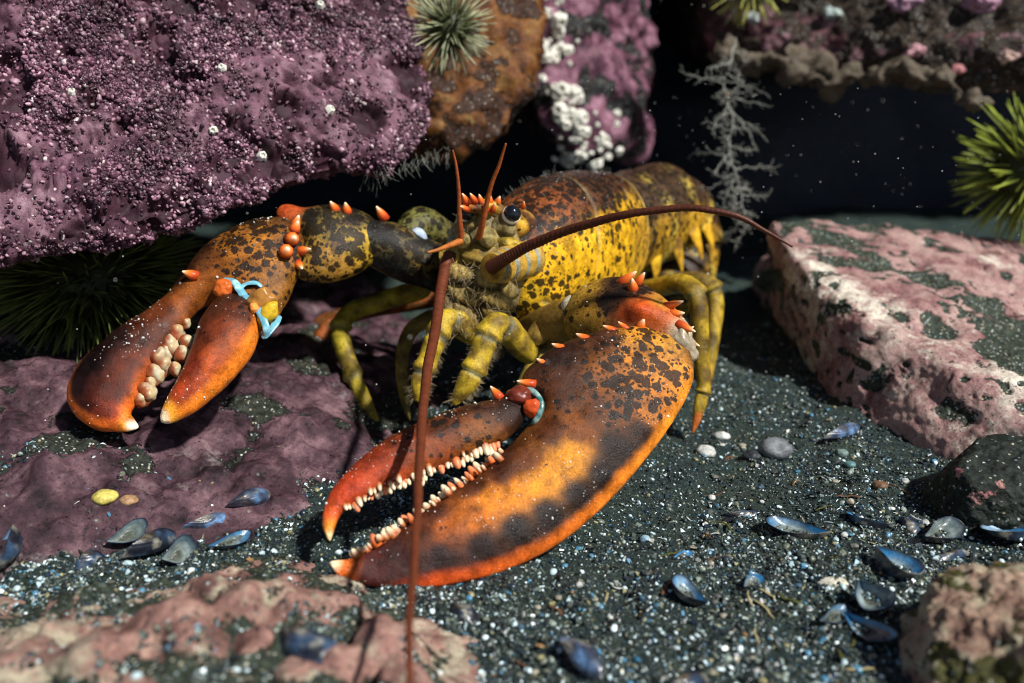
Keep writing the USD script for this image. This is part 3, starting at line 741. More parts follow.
# ---- the big slender claw, right of the picture
PC = Plane([(690, 360, .475), (330, 560, .400), (600, 525, .425)])
palm_px = [(693, 365), (688, 345), (672, 334), (648, 329), (623, 329), (600, 332), (579, 337), (560, 346), (543, 356), (526, 370), (522, 384), (532, 394), (541, 402), (538, 415), (524, 430), (510, 446), (499, 455),
           (482, 470), (464, 483), (446, 496), (429, 507), (414, 518), (399, 529), (375, 546), (352, 558), (338, 560), (330, 562), (333, 569), (340, 576), (365, 585), (385, 589), (404, 590), (449, 585), (499, 573), (549, 550), (589, 520), (624, 485),
           (658, 443), (681, 408), (692, 384)]
v, f, xy, t, side = plate(PC, palm_px, .40, .40, .0011)
pc = np.array([[.92, .84, .82, 1.1]]) * paint(PC, xy, [(690, 350, (.24, .11, .03), .2), (672, 345, (.50, .24, .025), .5), (640, 345, (.55, .24, .022), .6), (600, 345, (.10, .035, .013), .5), (555, 358, (.05, .022, .013), .4), (665, 380, (.60, .22, .018), .60), (630, 378, (.50, .18, .018), .62), (605, 388, (.22, .075, .014), .62),
                    (560, 395, (.10, .034, .012), .45), (645, 415, (.44, .15, .016), .6), (615, 420, (.20, .065, .013), .6), (590, 415, (.15, .048, .012), .5), (635, 440, (.06, .026, .013), .4), (610, 455, (.035, .018, .012), .3), (575, 440, (.20, .062, .012), .4), (548, 440, (.12, .038, .012), .3),
                    (568, 462, (.66, .27, .018), .15), (555, 478, (.60, .24, .016), .35), (525, 468, (.14, .042, .012), .3), (535, 490, (.66, .26, .016), .25), (515, 500, (.58, .2, .014), .3), (490, 508, (.60, .2, .014), .3), (472, 522, (.46, .13, .013), .35), (445, 535, (.30, .08, .013), .35), (420, 545, (.12, .034, .013), .2),
                    (575, 500, (.028, .016, .012), .2), (545, 520, (.030, .016, .012), .2), (515, 535, (.030, .017, .013), .2), (480, 552, (.035, .017, .014), .2), (440, 562, (.040, .018, .015), .1), (600, 480, (.028, .016, .012), .2), (625, 462, (.035, .018, .012), .2),
                    (400, 560, (.07, .02, .016), .1), (370, 566, (.10, .022, .016), .1), (470, 490, (.11, .032, .012), .2), (430, 515, (.11, .03, .013), .15), (500, 460, (.07, .022, .012), .2), (500, 480, (.10, .03, .012), .2)], 4.5)
rim_w = sstep(.0075, .0018, RIM + .005 * (fbm(v, 120, 3, 205) - .5)) * (side > 0)
qx = PC.px([(693, 365), (340, 576)])
cx = (PC.px(np.array([(600, 500)]))[0] - PC.px(np.array([(545, 430)]))[0]); cx /= np.linalg.norm(cx)
ctr = PC.px(np.array([(520, 500)]))[0]
low = sstep(-.005, .012, (xy - ctr) @ cx)                      # the lower edge of palm and finger
along = sstep(0, 1, (xy[:, 0] - qx[0, 0]) / (qx[1, 0] - qx[0, 0]))
edge_c = lerp((.80, .25, .018), (.55, .06, .013), along)
col = lerp(pc[:, :3], edge_c, rim_w * low * .95)
tipd = np.linalg.norm(xy - PC.px(np.array([(331, 563)]))[0], axis=1)
col = lerp(col, (.72, .14, .02), sstep(.016, .006, tipd)); col = lerp(col, (.85, .6, .35), sstep(.007, .002, tipd))
col = np.where((side < 0)[:, None], lerp(col, (.45, .16, .03), np.full(len(col), .6)), col)
spot = np.clip(pc[:, 3] * (1 - rim_w * low), 0, 1)
nn = vnormals(v, f)
v = v + nn * ((fbm(v, 50, 5, 201) - .5) * .0042 * sstep(0, .006, t))[:, None]
claw_r = put('claw', v, f, MAT['claw'], lob, pigment=col, spot=spot)
claw_r.SetCustomDataByKey('label', 'larger claw in front, dark with orange patches and orange rim')
cr_path = str(claw_r.GetPath()); CLAW_R = (v, f)
# movable finger
PD = Plane([(520, 415, .4515), (330, 540, .398), (430, 480, .425)])
pd = Plane([(690, 360, .472), (330, 560, .397), (600, 525, .422)])
dac_px = [(330, 541), (325, 534), (322, 522), (325, 504), (333, 488), (345, 474), (360, 459), (375, 447), (392, 436), (409, 427), (430, 418), (449, 411), (470, 405), (489, 401), (505, 399), (517, 400), (526, 408), (524, 420), (514, 433), (499, 444),
          (484, 452), (469, 458), (452, 465), (434, 472), (417, 479), (400, 486), (385, 493), (370, 499), (356, 505), (345, 511), (338, 520), (334, 531)]
v, f, xy, t, side = plate(pd, dac_px, .75, .7, .001)
pcc = np.array([[.85, .8, .8, 1.1]]) * paint(pd, xy, [(515, 412, (.05, .022, .014), .2), (480, 412, (.09, .032, .013), .5), (440, 425, (.14, .04, .013), .55), (400, 443, (.20, .04, .013), .4), (370, 463, (.30, .042, .013), .2), (345, 490, (.44, .05, .014), .1), (328, 525, (.62, .1, .02), 0), (480, 440, (.26, .085, .014), .5), (430, 463, (.26, .06, .014), .35), (380, 488, (.42, .06, .016), .1)])
tipd = np.linalg.norm(xy - pd.px(np.array([(330, 541)]))[0], axis=1)
col = lerp(pcc[:, :3], (.85, .28, .02), sstep(.012, .005, tipd)); col = lerp(col, (.9, .62, .3), sstep(.006, .002, tipd))
nn = vnormals(v, f)
v = v + nn * ((fbm(v, 60, 5, 202) - .5) * .0030 * sstep(0, .005, t))[:, None]
put('movable_finger', v, f, MAT['claw'], cr_path, pigment=col, spot=pcc[:, 3]); FING_R = (v, f)
rng = np.random.default_rng(7)
def tooth_color(k, red):
    return lerp(lerp((.35, .10, .03), (.70, .58, .38), sstep(.1, .6, k)), (.65, .12, .02), np.full(len(k), red))
def teeth_row(pl, pts, inward, sizes, parent, lift=.0022):
    """Conical teeth along a biting edge given in pixels; inward: pixel direction they point."""
    q = spline(np.array(pts, float), len(sizes))
    for (a, b), s in zip(q, sizes):
        j = rng.normal(0, 1.2, 2)
        A = pl.px(np.array([(a - inward[0] * 3 + j[0], b - inward[1] * 3 + j[1]), (a + inward[0] * 10 * s + j[0] * .5, b + inward[1] * 7.5 * s + j[1] * .5)]))
        h = lift * rng.uniform(.2, 1.6)
        p0, p1 = pl.at(A[:1], h)[0], pl.at(A[1:], h + .0005)[0]
        v, f = tube(p0 + (p1 - p0) * np.array([-.3, 0, .35, .7, .92, 1.0])[:, None], .0019 * s ** .6 * rng.uniform(.8, 1.15) * np.array([1.1, 1.1, 1.0, .78, .45, .1]), 8)
        k = np.clip((v - p0) @ (p1 - p0) / ((p1 - p0) @ (p1 - p0)), 0, 1)
        put('tooth', v, f, MAT['spine'], parent, pigment=tooth_color(k, .8 if rng.random() < .14 else 0.0))
szs = lambda n, a, b: np.clip(rng.normal(0, .34, n) + np.linspace(a, b, n), .35, 1.6)
teeth_row(PC, [(352, 556), (375, 543), (399, 527), (429, 504), (464, 480), (499, 453)], (-.55, -.8), szs(34, .55, .9), cr_path)
teeth_row(PC, [(380, 542), (410, 522), (440, 500), (470, 480), (495, 462)], (-.45, -.7), szs(24, .45, .7), cr_path, .0050)
teeth_row(pd, [(347, 510), (370, 499), (400, 486), (434, 472), (469, 458), (497, 446)], (.25, .95), szs(34, .5, .85), cr_path)
teeth_row(pd, [(365, 499), (400, 484), (440, 468), (480, 452)], (.2, .9), szs(22, .4, .6), cr_path, .0045)
# spines along the upper edge and round the wrist
for a, b, da, db, r, h in ((529, 387, -14, -2, .0024, .004), (546, 368, -11, -6, .0026, .003), (562, 352, -12, -5, .0026, .003), (585, 342, -11, -5, .0026, .003), (611, 333, -10, -4, .0022, .003), (624, 331, -8, -6, .002, .003), (497, 399, -8, -9, .0026, .004), (678, 336, 14, -6, .0020, .003),
                           (686, 341, 13, 7, .0022, .001)):
    A = PC.px(np.array([(a, b), (a + da, b + db)]))
    q = PC.at(A, h); put_spine(q[0], q[1] + PC.n * .001, r, cr_path)
# hinge knobs and pale skin at the hinge
def blob(name, px, py, d, r, color, parent, mat='spine', axes=None, sub=3, seed=0):
    c = P(px, py, d)
    v, f = ball(c, r, sub, axes)
    v = v + (v - c) * ((fbm(v, 220, 3, seed) - .5) * .75)[:, None]
    cc = np.asarray(color) * (0.75 + .5 * noise(v, 300, seed + 1))[:, None]
    return put(name, v, f, MAT[mat], parent, pigment=cc)
hz = lambda px, py: float(np.linalg.norm((PC.at(PC.px(np.array([(px, py)])), 0)[0] - C)) / np.linalg.norm(ray(px, py)))
blob('hinge_knob', 521, 395, hz(521, 395) - .006, (.0072, .006, .0050), (.13, .022, .012), cr_path, seed=1)
blob('hinge_knob', 532, 408, hz(532, 408) - .009, (.0046, .004, .0044), (.46, .06, .013), cr_path, seed=2)
RIGHT_SKIN = True
blob('joint_skin', 684, 345, hz(684, 345) - .001, (.0060, .006, .010), (.30, .24, .16), cr_path, 'membrane', seed=4, axes=[[.8, 0, .6], [0, 1, 0], [-.6, 0, .8]])

# ---- the stout crusher claw, left of the picture
PL = Plane([(290, 240, .530), (110, 425, .470), (215, 395, .478)])
palm2 = [(278, 219), (262, 221), (244, 227), (226, 236), (210, 246), (198, 257), (187, 271), (176, 285), (163, 299), (145, 313), (125, 327), (107, 341), (91, 355), (79, 367), (71, 380), (68, 397), (72, 410), (80, 420), (95, 428), (121, 432), (138, 428), (135, 420), (131, 413), (135, 405),
         (141, 398), (144, 388), (149, 377), (156, 366), (163, 355), (172, 342), (182, 329), (196, 312), (210, 303), (225, 305), (240, 316), (258, 330), (272, 326), (283, 308), (293, 287), (300, 268), (305, 248), (300, 231), (291, 222)]
v, f, xy, t, side = plate(PL, palm2, .66, .60, .0011)
pcc = np.array([[.62, .55, .6, 1.15]]) * paint(PL, xy, [(285, 225, (.16, .07, .018), .4), (258, 236, (.44, .18, .02), .66), (235, 255, (.46, .18, .018), .66), (268, 262, (.52, .21, .02), .62), (245, 275, (.40, .15, .018), .55), (208, 258, (.11, .04, .015), .4), (190, 280, (.08, .028, .013), .25), (175, 318, (.17, .045, .013), .3), (215, 275, (.26, .085, .015), .45),
                     (125, 345, (.045, .020, .013), .15), (150, 340, (.13, .036, .013), .25), (160, 330, (.20, .05, .013), .25), (100, 372, (.030, .015, .012), .1), (80, 395, (.035, .015, .012), .1), (115, 400, (.14, .03, .014), 0), (110, 415, (.24, .04, .014), 0), (130, 422, (.50, .07, .015), 0), (88, 415, (.09, .022, .013), 0), (140, 380, (.20, .04, .013), .1),
                     (295, 290, (.34, .15, .02), .4), (287, 255, (.26, .11, .018), .6), (205, 293, (.42, .13, .016), .2), (155, 368, (.24, .05, .014), .1), (185, 315, (.34, .10, .015), .15), (98, 348, (.028, .014, .012), .1)])
c2 = PL.px(np.array([(80, 405), (140, 428)]))
rim_w = sstep(.0060, .0005, RIM)
band = sstep(.055, .02, np.linalg.norm(xy - PL.px(np.array([(95, 432)]))[0], axis=1))
col = lerp(pcc[:, :3], (.66, .13, .015), rim_w * band * .9)
tipd = np.linalg.norm(xy - PL.px(np.array([(138, 428)]))[0], axis=1)
col = lerp(col, (.75, .24, .02), sstep(.012, .006, tipd)); col = lerp(col, (.95, .75, .55), sstep(.007, .003, tipd))
nn = vnormals(v, f)
v = v + nn * ((fbm(v, 50, 5, 203) - .5) * .0042 * sstep(0, .006, t))[:, None]
claw_l = put('claw', v, f, MAT['claw'], lob, pigment=col, spot=np.clip(pcc[:, 3], 0, 1)); CLAW_L = (v, f)
claw_l.SetCustomDataByKey('label', 'stout crusher claw at left with white molar teeth')
cl_path = str(claw_l.GetPath())
pl2 = Plane([(290, 240, .522), (110, 425, .461), (215, 395, .466)])
dac2 = [(224, 300), (236, 296), (250, 299), (259, 308), (262, 322), (258, 338), (249, 354), (237, 370), (223, 385), (208, 399), (193, 410), (180, 418), (169, 423), (161, 422), (161, 414), (166, 403), (172, 393), (179, 383), (186, 371), (191, 358), (195, 345), (200, 330), (207, 315), (214, 306)]
v, f, xy, t, side = plate(pl2, dac2, .95, .8, .001)
pcc = np.array([[.72, .62, .65, 1.1]]) * paint(pl2, xy, [(240, 303, (.08, .03, .014), .35), (222, 322, (.12, .036, .014), .4), (248, 325, (.15, .04, .014), .4), (212, 348, (.16, .036, .013), .35), (232, 345, (.26, .055, .014), .35), (245, 350, (.46, .11, .015), .1), (200, 378, (.26, .04, .013), .15), (220, 378, (.50, .10, .015), .05), (185, 400, (.42, .06, .014), 0), (168, 418, (.8, .3, .02), 0)])
rim_w = sstep(.0042, .0005, RIM); out = sstep(-.002, .012, (xy - pl2.px(np.array([(205, 365)]))[0]) @ ((lambda d: d / np.linalg.norm(d))(pl2.px(np.array([(240, 385)]))[0] - pl2.px(np.array([(205, 365)]))[0])))
col = lerp(pcc[:, :3], (.74, .19, .016), rim_w * out * .9)
tipd = np.linalg.norm(xy - pl2.px(np.array([(161, 422)]))[0], axis=1)
col = lerp(col, (.85, .35, .03), sstep(.012, .006, tipd)); col = lerp(col, (.95, .75, .5), sstep(.007, .0025, tipd))
nn = vnormals(v, f)
v = v + nn * ((fbm(v, 60, 5, 204) - .5) * .0030 * sstep(0, .005, t))[:, None]
put('movable_finger', v, f, MAT['claw'], cl_path, pigment=col, spot=pcc[:, 3]); FING_L = (v, f)
hl = lambda px, py: float(np.linalg.norm((PL.at(PL.px(np.array([(px, py)])), 0)[0] - C)) / np.linalg.norm(ray(px, py)))
for k, (a, b, r) in enumerate(((153, 397, .0078), (161, 380, .0066), (167, 366, .0086), (176, 350, .0072), (184, 338, .0060), (191, 327, .0050), (147, 405, .0050), (188, 360, .0056), (182, 374, .0046), (193, 346, .0046), (172, 358, .0050), (157, 388, .0050))):
    c = P(a - 7, b - 4, hl(a, b) + .0020)
    r = r * .86
    v, f = ball(c, (r * .85, r * .8, r * 1.1), 3)
    v = v + (v - c) * ((fbm(v, 170, 3, 300 + k) - .5) * 1.1)[:, None]
    x = (v - c) @ np.array([1, 0, .35]) / r
    put('molar_tooth', v, f, MAT['spine'], cl_path, pigment=lerp((.22, .05, .016), lerp((.40, .26, .10), (.48, .46, .33), noise(v, 300, k)), sstep(.15, .8, x + .8 * (fbm(v, 200, 2, 40 + k) - .5))))
for a, b, da, db, r, h in ((297, 229, 5, -6, .0030, .004), (298, 237, 5, -4, .0033, .008), (297, 251, 4, 3, .0042, .012), (292, 265, 3, 2, .0042, .014), (303, 255, 11, 2, .0030, .004), (300, 268, 5, 8, .0028, .003), (200, 287, -9, 0, .0030, .012)):
    A = PL.px(np.array([(a, b), (a + da, b + db)])); q = PL.at(A, h); put_spine(q[0], q[1] + PL.n * .004, r, cl_path)
blob('hinge_knob', 224, 288, hl(224, 288) - .014, (.0062, .006, .0055), (.50, .10, .016), cl_path, seed=11)
blob('hinge_knob', 262, 305, hl(262, 305) - .0155, (.0080, .006, .0105), (.34, .15, .03), cl_path, seed=12, axes=[[.8, 0, -.6], [0, 1, 0], [.6, 0, .8]])
blob('hinge_knob', 268, 314, hl(268, 314) - .0175, (.0042, .004, .0080), (.52, .33, .02), cl_path, seed=13, axes=[[.8, 0, -.6], [0, 1, 0], [.6, 0, .8]])
SK = (.13, .34, .42)
def skin(rows, r, parent, flat=.42, color=SK):
    q = spline(PP(rows), 40); w = r * 1.1 * (1 + .10 * np.sin(np.arange(40) * .35)) * np.clip(np.minimum(np.arange(40), 39 - np.arange(40)) / 6 + .25, 0, 1) ** .5
    v, f = tube(q, w, 14, flat, up=PL.n)
    put('joint_skin', v, f, MAT['membrane'], parent, pigment=lerp(color, np.minimum(np.array(color) * 1.7 + [.25, .22, .2], .85), sstep(.56, .72, fbm(v, 150, 2, 9)) * .8))
hh = lambda a, b, d: (a, b, hl(a, b) - d + .0002)
skin([hh(224, 279, .015), hh(234, 283, .0165), hh(241, 291, .017), hh(247, 299, .018), hh(256, 306, .019), hh(262, 316, .020), hh(266, 327, .018), hh(267, 337, .013)], .0020, cl_path)
skin([hh(238, 290, .017), hh(246, 284, .0175), hh(256, 283, .017), hh(262, 287, .0155)], .0012, cl_path)
skin([hh(262, 338, .012), hh(270, 331, .014), hh(277, 321, .013), hh(279, 316, .011)], .0019, cl_path)
skin([hh(232, 280, .017), hh(237, 287, .0185), hh(242, 296, .019)], .0015, cl_path)
hq = lambda a, b, d: (a, b, hz(a, b) - d)
skin([hq(527, 388, .008), hq(534, 392, .011), hq(540, 399, .012), hq(541, 408, .012), hq(538, 417, .010), hq(532, 424, .006)], .0014, cr_path, .6, (.035, .12, .11))
blob('spine', 254, 308, hl(254, 308) - .021, (.0028, .0028, .0030), (.8, .25, .05), cl_path, seed=14)

# ---- body: carapace, tail, arms and legs in one continuous surface
parts = []
def add(v, f, pigment, spot=0.0):
    n = len(v)
    parts.append((np.asarray(v, float), np.asarray(f), np.hstack([np.broadcast_to(np.asarray(pigment, float), (n, 3)), np.broadcast_to(np.asarray(spot, float), n)[:, None]])))

F0, R0 = P(505, 258, .548), P(601, 250, .695)
F0[2] = R0[2] = .098
AX = R0 - F0; LEN = np.linalg.norm(AX); AX /= LEN
SD = np.cross(AX, [0, 0, 1.0]); SD /= np.linalg.norm(SD)        # towards the flank that we see
st = np.array([-.03, .0, .06, .16, .3, .5, .72, .9, .97, 1.0, 1.01])
W = np.array([.004, .016, .026, .033, .039, .043, .0445, .042, .040, .037, .01])
UPH = np.array([.004, .020, .032, .042, .050, .054, .053, .050, .048, .045, .01])
DNH = np.array([.004, .022, .032, .040, .048, .050, .049, .045, .042, .040, .01])
ns, na = 150, 150
s = np.concatenate([np.linspace(-.03, .06, 24, endpoint=False), np.linspace(.06, .96, ns - 44, endpoint=False), np.linspace(.96, 1.01, 20)])
from scipy.interpolate import PchipInterpolator as PCH
w, uh, dh = PCH(st, W)(s), PCH(st, UPH)(s), PCH(st, DNH)(s)
th = np.arange(na) / na * 2 * PI
ct, sn = np.cos(th), np.sin(th)
sup = lambda x, e: np.sign(x) * np.abs(x) ** e
X = w[:, None] * sup(ct, .86)[None]
Z = np.where(sn[None] > 0, uh[:, None] * sup(sn, .92)[None], dh[:, None] * sup(sn, .72)[None])
Sg, Tg = np.meshgrid(s, th, indexing='ij')
# grooves: the neck groove over the back and flank, the line down to the belly
lift = np.where(sn > 0, sn, 0)[None]
low_ = np.clip(-sn, 0, 1)[None]
gs = .50 - .17 * np.sqrt(np.clip(1 - lift, 0, 1)) - .02 * low_
groove = np.exp(-((Sg - gs) / .012) ** 2) * (.4 + .6 * np.clip(lift + .55, 0, 1))
groove2 = np.exp(-((np.sin(Tg) + .42) / .06) ** 2) * sstep(.02, .06, Sg) * sstep(.34, .28, Sg) * (ct[None] > 0)
mid = np.exp(-(ct[None] / .02) ** 2) * (sn[None] > 0) * sstep(.5, .55, Sg)
rear = np.exp(-((Sg - .955) / .006) ** 2)
groove = groove * (.45 + .55 * sstep(.3, .6, fbm(np.stack([Sg * 30, Tg * 2, Tg * 0], -1), 1.0, 3, 219)))
dent = 1 - .05 * groove - .04 * groove2 - .012 * mid - .04 * rear
bulge = 1 + .03 * np.exp(-((Sg - .30) / .09) ** 2) * np.exp(-((np.sin(Tg) - .15) / .4) ** 2)
v = F0 + (Sg * LEN)[..., None] * AX + (X * dent * bulge)[..., None] * SD + (Z * dent)[..., None] * np.array([0, 0, 1.0])
v = v.reshape(-1, 3)
i, j = np.meshgrid(np.arange(len(s) - 1), np.arange(na), indexing='ij')
q0, q1, q2, q3 = i * na + j, i * na + (j + 1) % na, (i + 1) * na + (j + 1) % na, (i + 1) * na + j
f = np.vstack([np.stack([q0, q1, q2], -1).reshape(-1, 3), np.stack([q0, q2, q3], -1).reshape(-1, 3)])
nv = len(v); e = np.arange(na); zz = (len(s) - 1) * na
v = np.vstack([v, F0 - .035 * LEN * AX, F0 + 1.012 * LEN * AX])
f = np.vstack([f, np.stack([np.full(na, nv), (e + 1) % na, e], -1), np.stack([np.full(na, nv + 1), zz + e, zz + (e + 1) % na], -1)])
sv = np.concatenate([Sg.ravel(), [-.03, 1.01]]); snv = np.concatenate([np.broadcast_to(sn, Sg.shape).ravel(), [0, 0]])
gv = np.concatenate([np.maximum(groove, groove2).ravel(), [0, 0]]); rv = np.concatenate([sstep(.945, .965, Sg).ravel(), [0, 1]])
up_ = sstep(.35, .72, snv + .30 * (fbm(v, 45, 4, 221) - .5) * 2 - .08 * sstep(.0, .3, .35 - sv))
col = lerp(YEL, (.085, .032, .014), up_)
col = lerp(col, (.34, .085, .016), up_ * sstep(.45, .2, sv) * sstep(.4, .6, fbm(v, 40, 3, 222)) * .5)
col = lerp(col, (.30, .16, .04), sstep(.6, .9, sv) * .45 * (1 - up_))
col = lerp(col, YEL2, sstep(.5, .7, fbm(v, 60, 3, 223)) * .5 * (1 - up_))
col = lerp(col, (.30, .33, .16), np.clip(gv * 1.2 - .25, 0, 1) * .6)
col = lerp(col, (.50, .34, .08), rv * .8)
spt = np.clip(.60 + .22 * (snv > 0) * snv + .7 * (fbm(v, 26, 3, 224) - .5), 0, .85) * (1 - np.clip(gv, 0, 1)) * (1 - .8 * rv)
if np.einsum('ij,ij->', np.cross(v[f[:, 0]] - F0, v[f[:, 1]] - F0), v[f[:, 2]] - F0) < 0:
    f = f[:, ::-1]
add(v, f, col, spt)

# rostrum between the eyes, face, brow
ro = np.vstack([F0 + .42 * LEN * AX + [0, 0, .034], F0 + .20 * LEN * AX + [0, 0, .031], F0 + .04 * LEN * AX + [0, 0, .030], P(488, 208, .532), P(471, 208, .520), P(461, 206, .512)])
q = spline(np.hstack([ro, np.array([[.012], [.0150], [.0135], [.0085], [.0045], [.0012]])]), 40)
v, f = tube(q[:, :3], q[:, 3], 24, .62)
add(v, f, lerp(lerp((.10, .04, .016), (.50, .27, .03), sstep(.45, .6, fbm(v, 70, 3, 230))), (.52, .16, .02), sstep(480, 465, (v - C) @ RX / ((v - C) @ FW) * FPX + 512)), .5)
face = P(484, 268, .552)
v, f = ball(face, (.026, .022, .040), 4, [SD, AX, [0, 0, 1.0]])
v = v + (v - face) * ((fbm(v, 70, 3, 232) - .5) * .3)[:, None]
add(v, f, lerp((.30, .26, .13), (.16, .10, .03), noise(v, 110, 233)), .15)
# sockets, stalk bases, mouth plates
for a, b, d, r, c_ in ((504, 226, .531, (.0075, .008, .0080), (.26, .20, .08)), (470, 223, .535, (.0065, .008, .0070), (.28, .20, .07)), (487, 237, .523, (.0060, .008, .0065), (.36, .27, .09)), (464, 240, .523, (.0050, .007, .0055), (.36, .27, .09)), (480, 254, .527, (.013, .006, .0065), (.30, .19, .035)), (508, 244, .530, (.008, .006, .005), (.50, .33, .04))):
    v, f = ball(P(a, b, d), r, 3, [RX, FW, UP])
    v = v + (v - P(a, b, d)) * ((fbm(v, 150, 3, int(a)) - .5) * .7)[:, None]
    add(v, f, lerp(c_, np.array(c_) * .45, sstep(.35, .65, fbm(v, 230, 3, int(b)))), .05)
for k, (px_, d, c_) in enumerate(([[(444, 266), (456, 263), (470, 269), (474, 277), (463, 282), (450, 278)], .527, (.48, .33, .09)], [[(470, 270), (486, 270), (499, 277), (502, 287), (488, 289), (476, 283)], .525, (.52, .38, .12)], [[(500, 276), (512, 282), (520, 292), (512, 300), (500, 292)], .527, (.26, .18, .05)],
                                 [[(447, 284), (460, 283), (474, 290), (482, 301), (476, 308), (460, 302), (450, 294)], .529, (.36, .25, .07)], [[(476, 290), (492, 290), (508, 296), (516, 306), (508, 312), (490, 306), (479, 299)], .526, (.34, .23, .06)],
                                 [[(452, 303), (464, 304), (478, 312), (486, 324), (478, 332), (462, 324), (454, 314)], .531, (.26, .17, .04)], [[(482, 307), (498, 309), (513, 317), (521, 332), (512, 342), (497, 334), (486, 320)], .527, (.26, .16, .035)],
                                 [[(466, 328), (482, 332), (498, 342), (504, 356), (490, 358), (474, 346)], .534, (.22, .15, .05)], [[(440, 290), (447, 292), (453, 306), (454, 324), (446, 318), (441, 304)], .533, (.26, .19, .07)])):
    pw = Plane([(px_[0][0], px_[0][1], d), (px_[0][0] + 50, px_[0][1] + 10, d + .006 * ((k % 2) * 2 - 1)), (px_[0][0], px_[0][1] + 60, d - .004)])
    v, f, xy, t, side = plate(pw, px_, .62, .62, .0010)
    st_ = np.sin((v - C) @ RX / ((v - C) @ FW) * FPX * .9 + 6 * fbm(v, 120, 2, 700 + k))
    v = v + pw.n * (.00035 * st_ * (t > .001))[:, None]
    add(v, f, lerp(lerp(c_, np.array(c_) * .5, sstep(-.2, .9, st_) * .5), (.10, .07, .03), sstep(.0016, .0003, RIM)), .08)
# antenna stalks: short ringed segments
def rings(rows, col1, col2):
    r = np.asarray(rows, float)
    q = spline(np.hstack([PP(r[:, :3]), r[:, 3:4]]), 40)
    k = np.arange(40) / 39.0 * 4
    fr = k - np.floor(k)
    q[:, 3] *= 1 - .16 * np.exp(-((fr - .5) / .12) ** 2)
    v, f = tube(q[:, :3], q[:, 3], 22, up=(.1, .2, 1))
    kk = np.concatenate([np.repeat(fr, 22), [0, 1]])
    add(v, f, lerp(col1, col2, np.exp(-((kk - .5) / .14) ** 2)), .1)
rings([(530, 258, .548, .0115), (515, 262, .535, .0118), (502, 266, .522, .0105), (492, 268, .514, .0085)], (.44, .25, .035), (.17, .27, .27))
rings([(470, 262, .548, .008), (456, 256, .538, .0085), (449, 255, .530, .0070)], (.50, .33, .06), (.55, .20, .03))

# tail: six overlapping rings, drooping side plates
TP = np.array([(608, 234, .690, .0360), (634, 222, .730, .0375), (658, 213, .770, .0375), (677, 222, .795, .0340), (686, 246, .805, .0300), (680, 274, .795, .0270), (664, 298, .780, .022)])
q = spline(np.hstack([PP(TP[:, :3]), TP[:, 3:4]]), 150)
u = np.linspace(0, 6, 150); fr = u - np.floor(u)
plate_r = q[:, 3] * (1 + .10 * fr ** 1.5 - .03)
v, f = tube(q[:, :3], plate_r, 90, 1.08, up=(0, 0, 1))
uu = np.concatenate([np.repeat(u, 90), [0, 6]]); ff = uu - np.floor(uu)
aa = np.concatenate([np.tile(np.arange(90) / 90 * 2 * PI, 150), [0, 0]])
cen = np.vstack([np.repeat(q[:, :3], 90, 0), q[[0, -1], :3]])
vv = (v - cen); vu = vv / np.maximum(np.linalg.norm(vv, axis=1, keepdims=True), 1e-9)
fl = vu @ np.array([.62, -.62, -.48])                                  # how far down the near flank
yb = sstep(.55, .95, fl + .35 * (fbm(v, 70, 3, 241) - .5)) * .9
col = lerp((.060, .032, .015), (.62, .33, .022), yb)
col = lerp(col, (.62, .44, .07), np.exp(-((ff - .80) / .13) ** 2) * sstep(.35, .6, fbm(v, 50, 3, 242)) * sstep(-.45, .2, fl) * .9)
col = lerp(col, (.03, .02, .014), np.exp(-((ff - .12) / .10) ** 2) * .8)
add(v, f, col, .68)
for rows in ([(630, 228, .682, .0060), (634, 250, .678, .0090), (633, 272, .680, .0060), (630, 286, .684, .0015)], [(647, 222, .706, .0065), (654, 246, .702, .0090), (656, 268, .704, .0055), (655, 280, .708, .0015)],
             [(663, 212, .728, .0065), (674, 238, .724, .0085), (680, 258, .728, .0050), (682, 270, .734, .0015)], [(678, 206, .750, .0060), (692, 228, .745, .0080), (699, 246, .750, .0048), (702, 258, .756, .0015)], [(690, 206, .770, .0055), (704, 224, .766, .0070), (711, 240, .770, .0042), (713, 251, .775, .0015)]):
    v, f = limb(rows, 16, 30, .36, up=(.7, -.7, .2))
    kz = np.linspace(0, 1, len(v))
    add(v, f, lerp(lerp((.72, .42, .024), (.55, .24, .018), noise(v, 90, 245)), (.10, .05, .02), sstep(.45, .8, fbm(v, 60, 3, 246))), .2)
# right arm: knuckle before the big claw, and the joint behind it
PK = Plane([(570, 315, .518), (690, 335, .478), (630, 280, .508)])
kn = [(563, 322), (565, 308), (575, 296), (590, 286), (608, 280), (626, 279), (643, 284), (658, 293), (672, 305), (684, 318), (692, 332), (688, 344), (672, 350), (650, 350), (625, 350), (600, 350), (578, 344), (566, 334)]
v, f, xy, t, side = plate(PK, kn, .95, .9, .0012)
pcc = np.array([[.85, .85, .85, 1.25]]) * paint(PK, xy, [(575, 310, (.45, .25, .03), .5), (600, 300, (.52, .28, .03), .45), (625, 290, (.06, .03, .016), .7), (645, 295, (.14, .06, .02), .7), (620, 315, (.05, .025, .015), .7), (600, 325, (.40, .2, .025), .4), (655, 322, (.55, .075, .012), .1), (640, 325, (.45, .07, .014), .2), (668, 325, (.5, .09, .014), .1), (670, 308, (.52, .24, .03), .3), (688, 335, (.5, .4, .25), 0), (640, 345, (.4, .25, .1), .1), (630, 305, (.04, .02, .014), .6)])
kb_ = np.exp(-(((xy - PK.px(np.array([(653, 322)]))[0]) / np.array([.010, .0065])) ** 2).sum(1))
v = v + PK.n * (kb_ * .006 * (side > 0))[:, None]
add(v, f, pcc[:, :3], pcc[:, 3])
v, f = limb([(530, 335, .560, .012), (548, 330, .540, .0145), (566, 322, .525, .0135), (584, 318, .515, .013)], 22, 30)
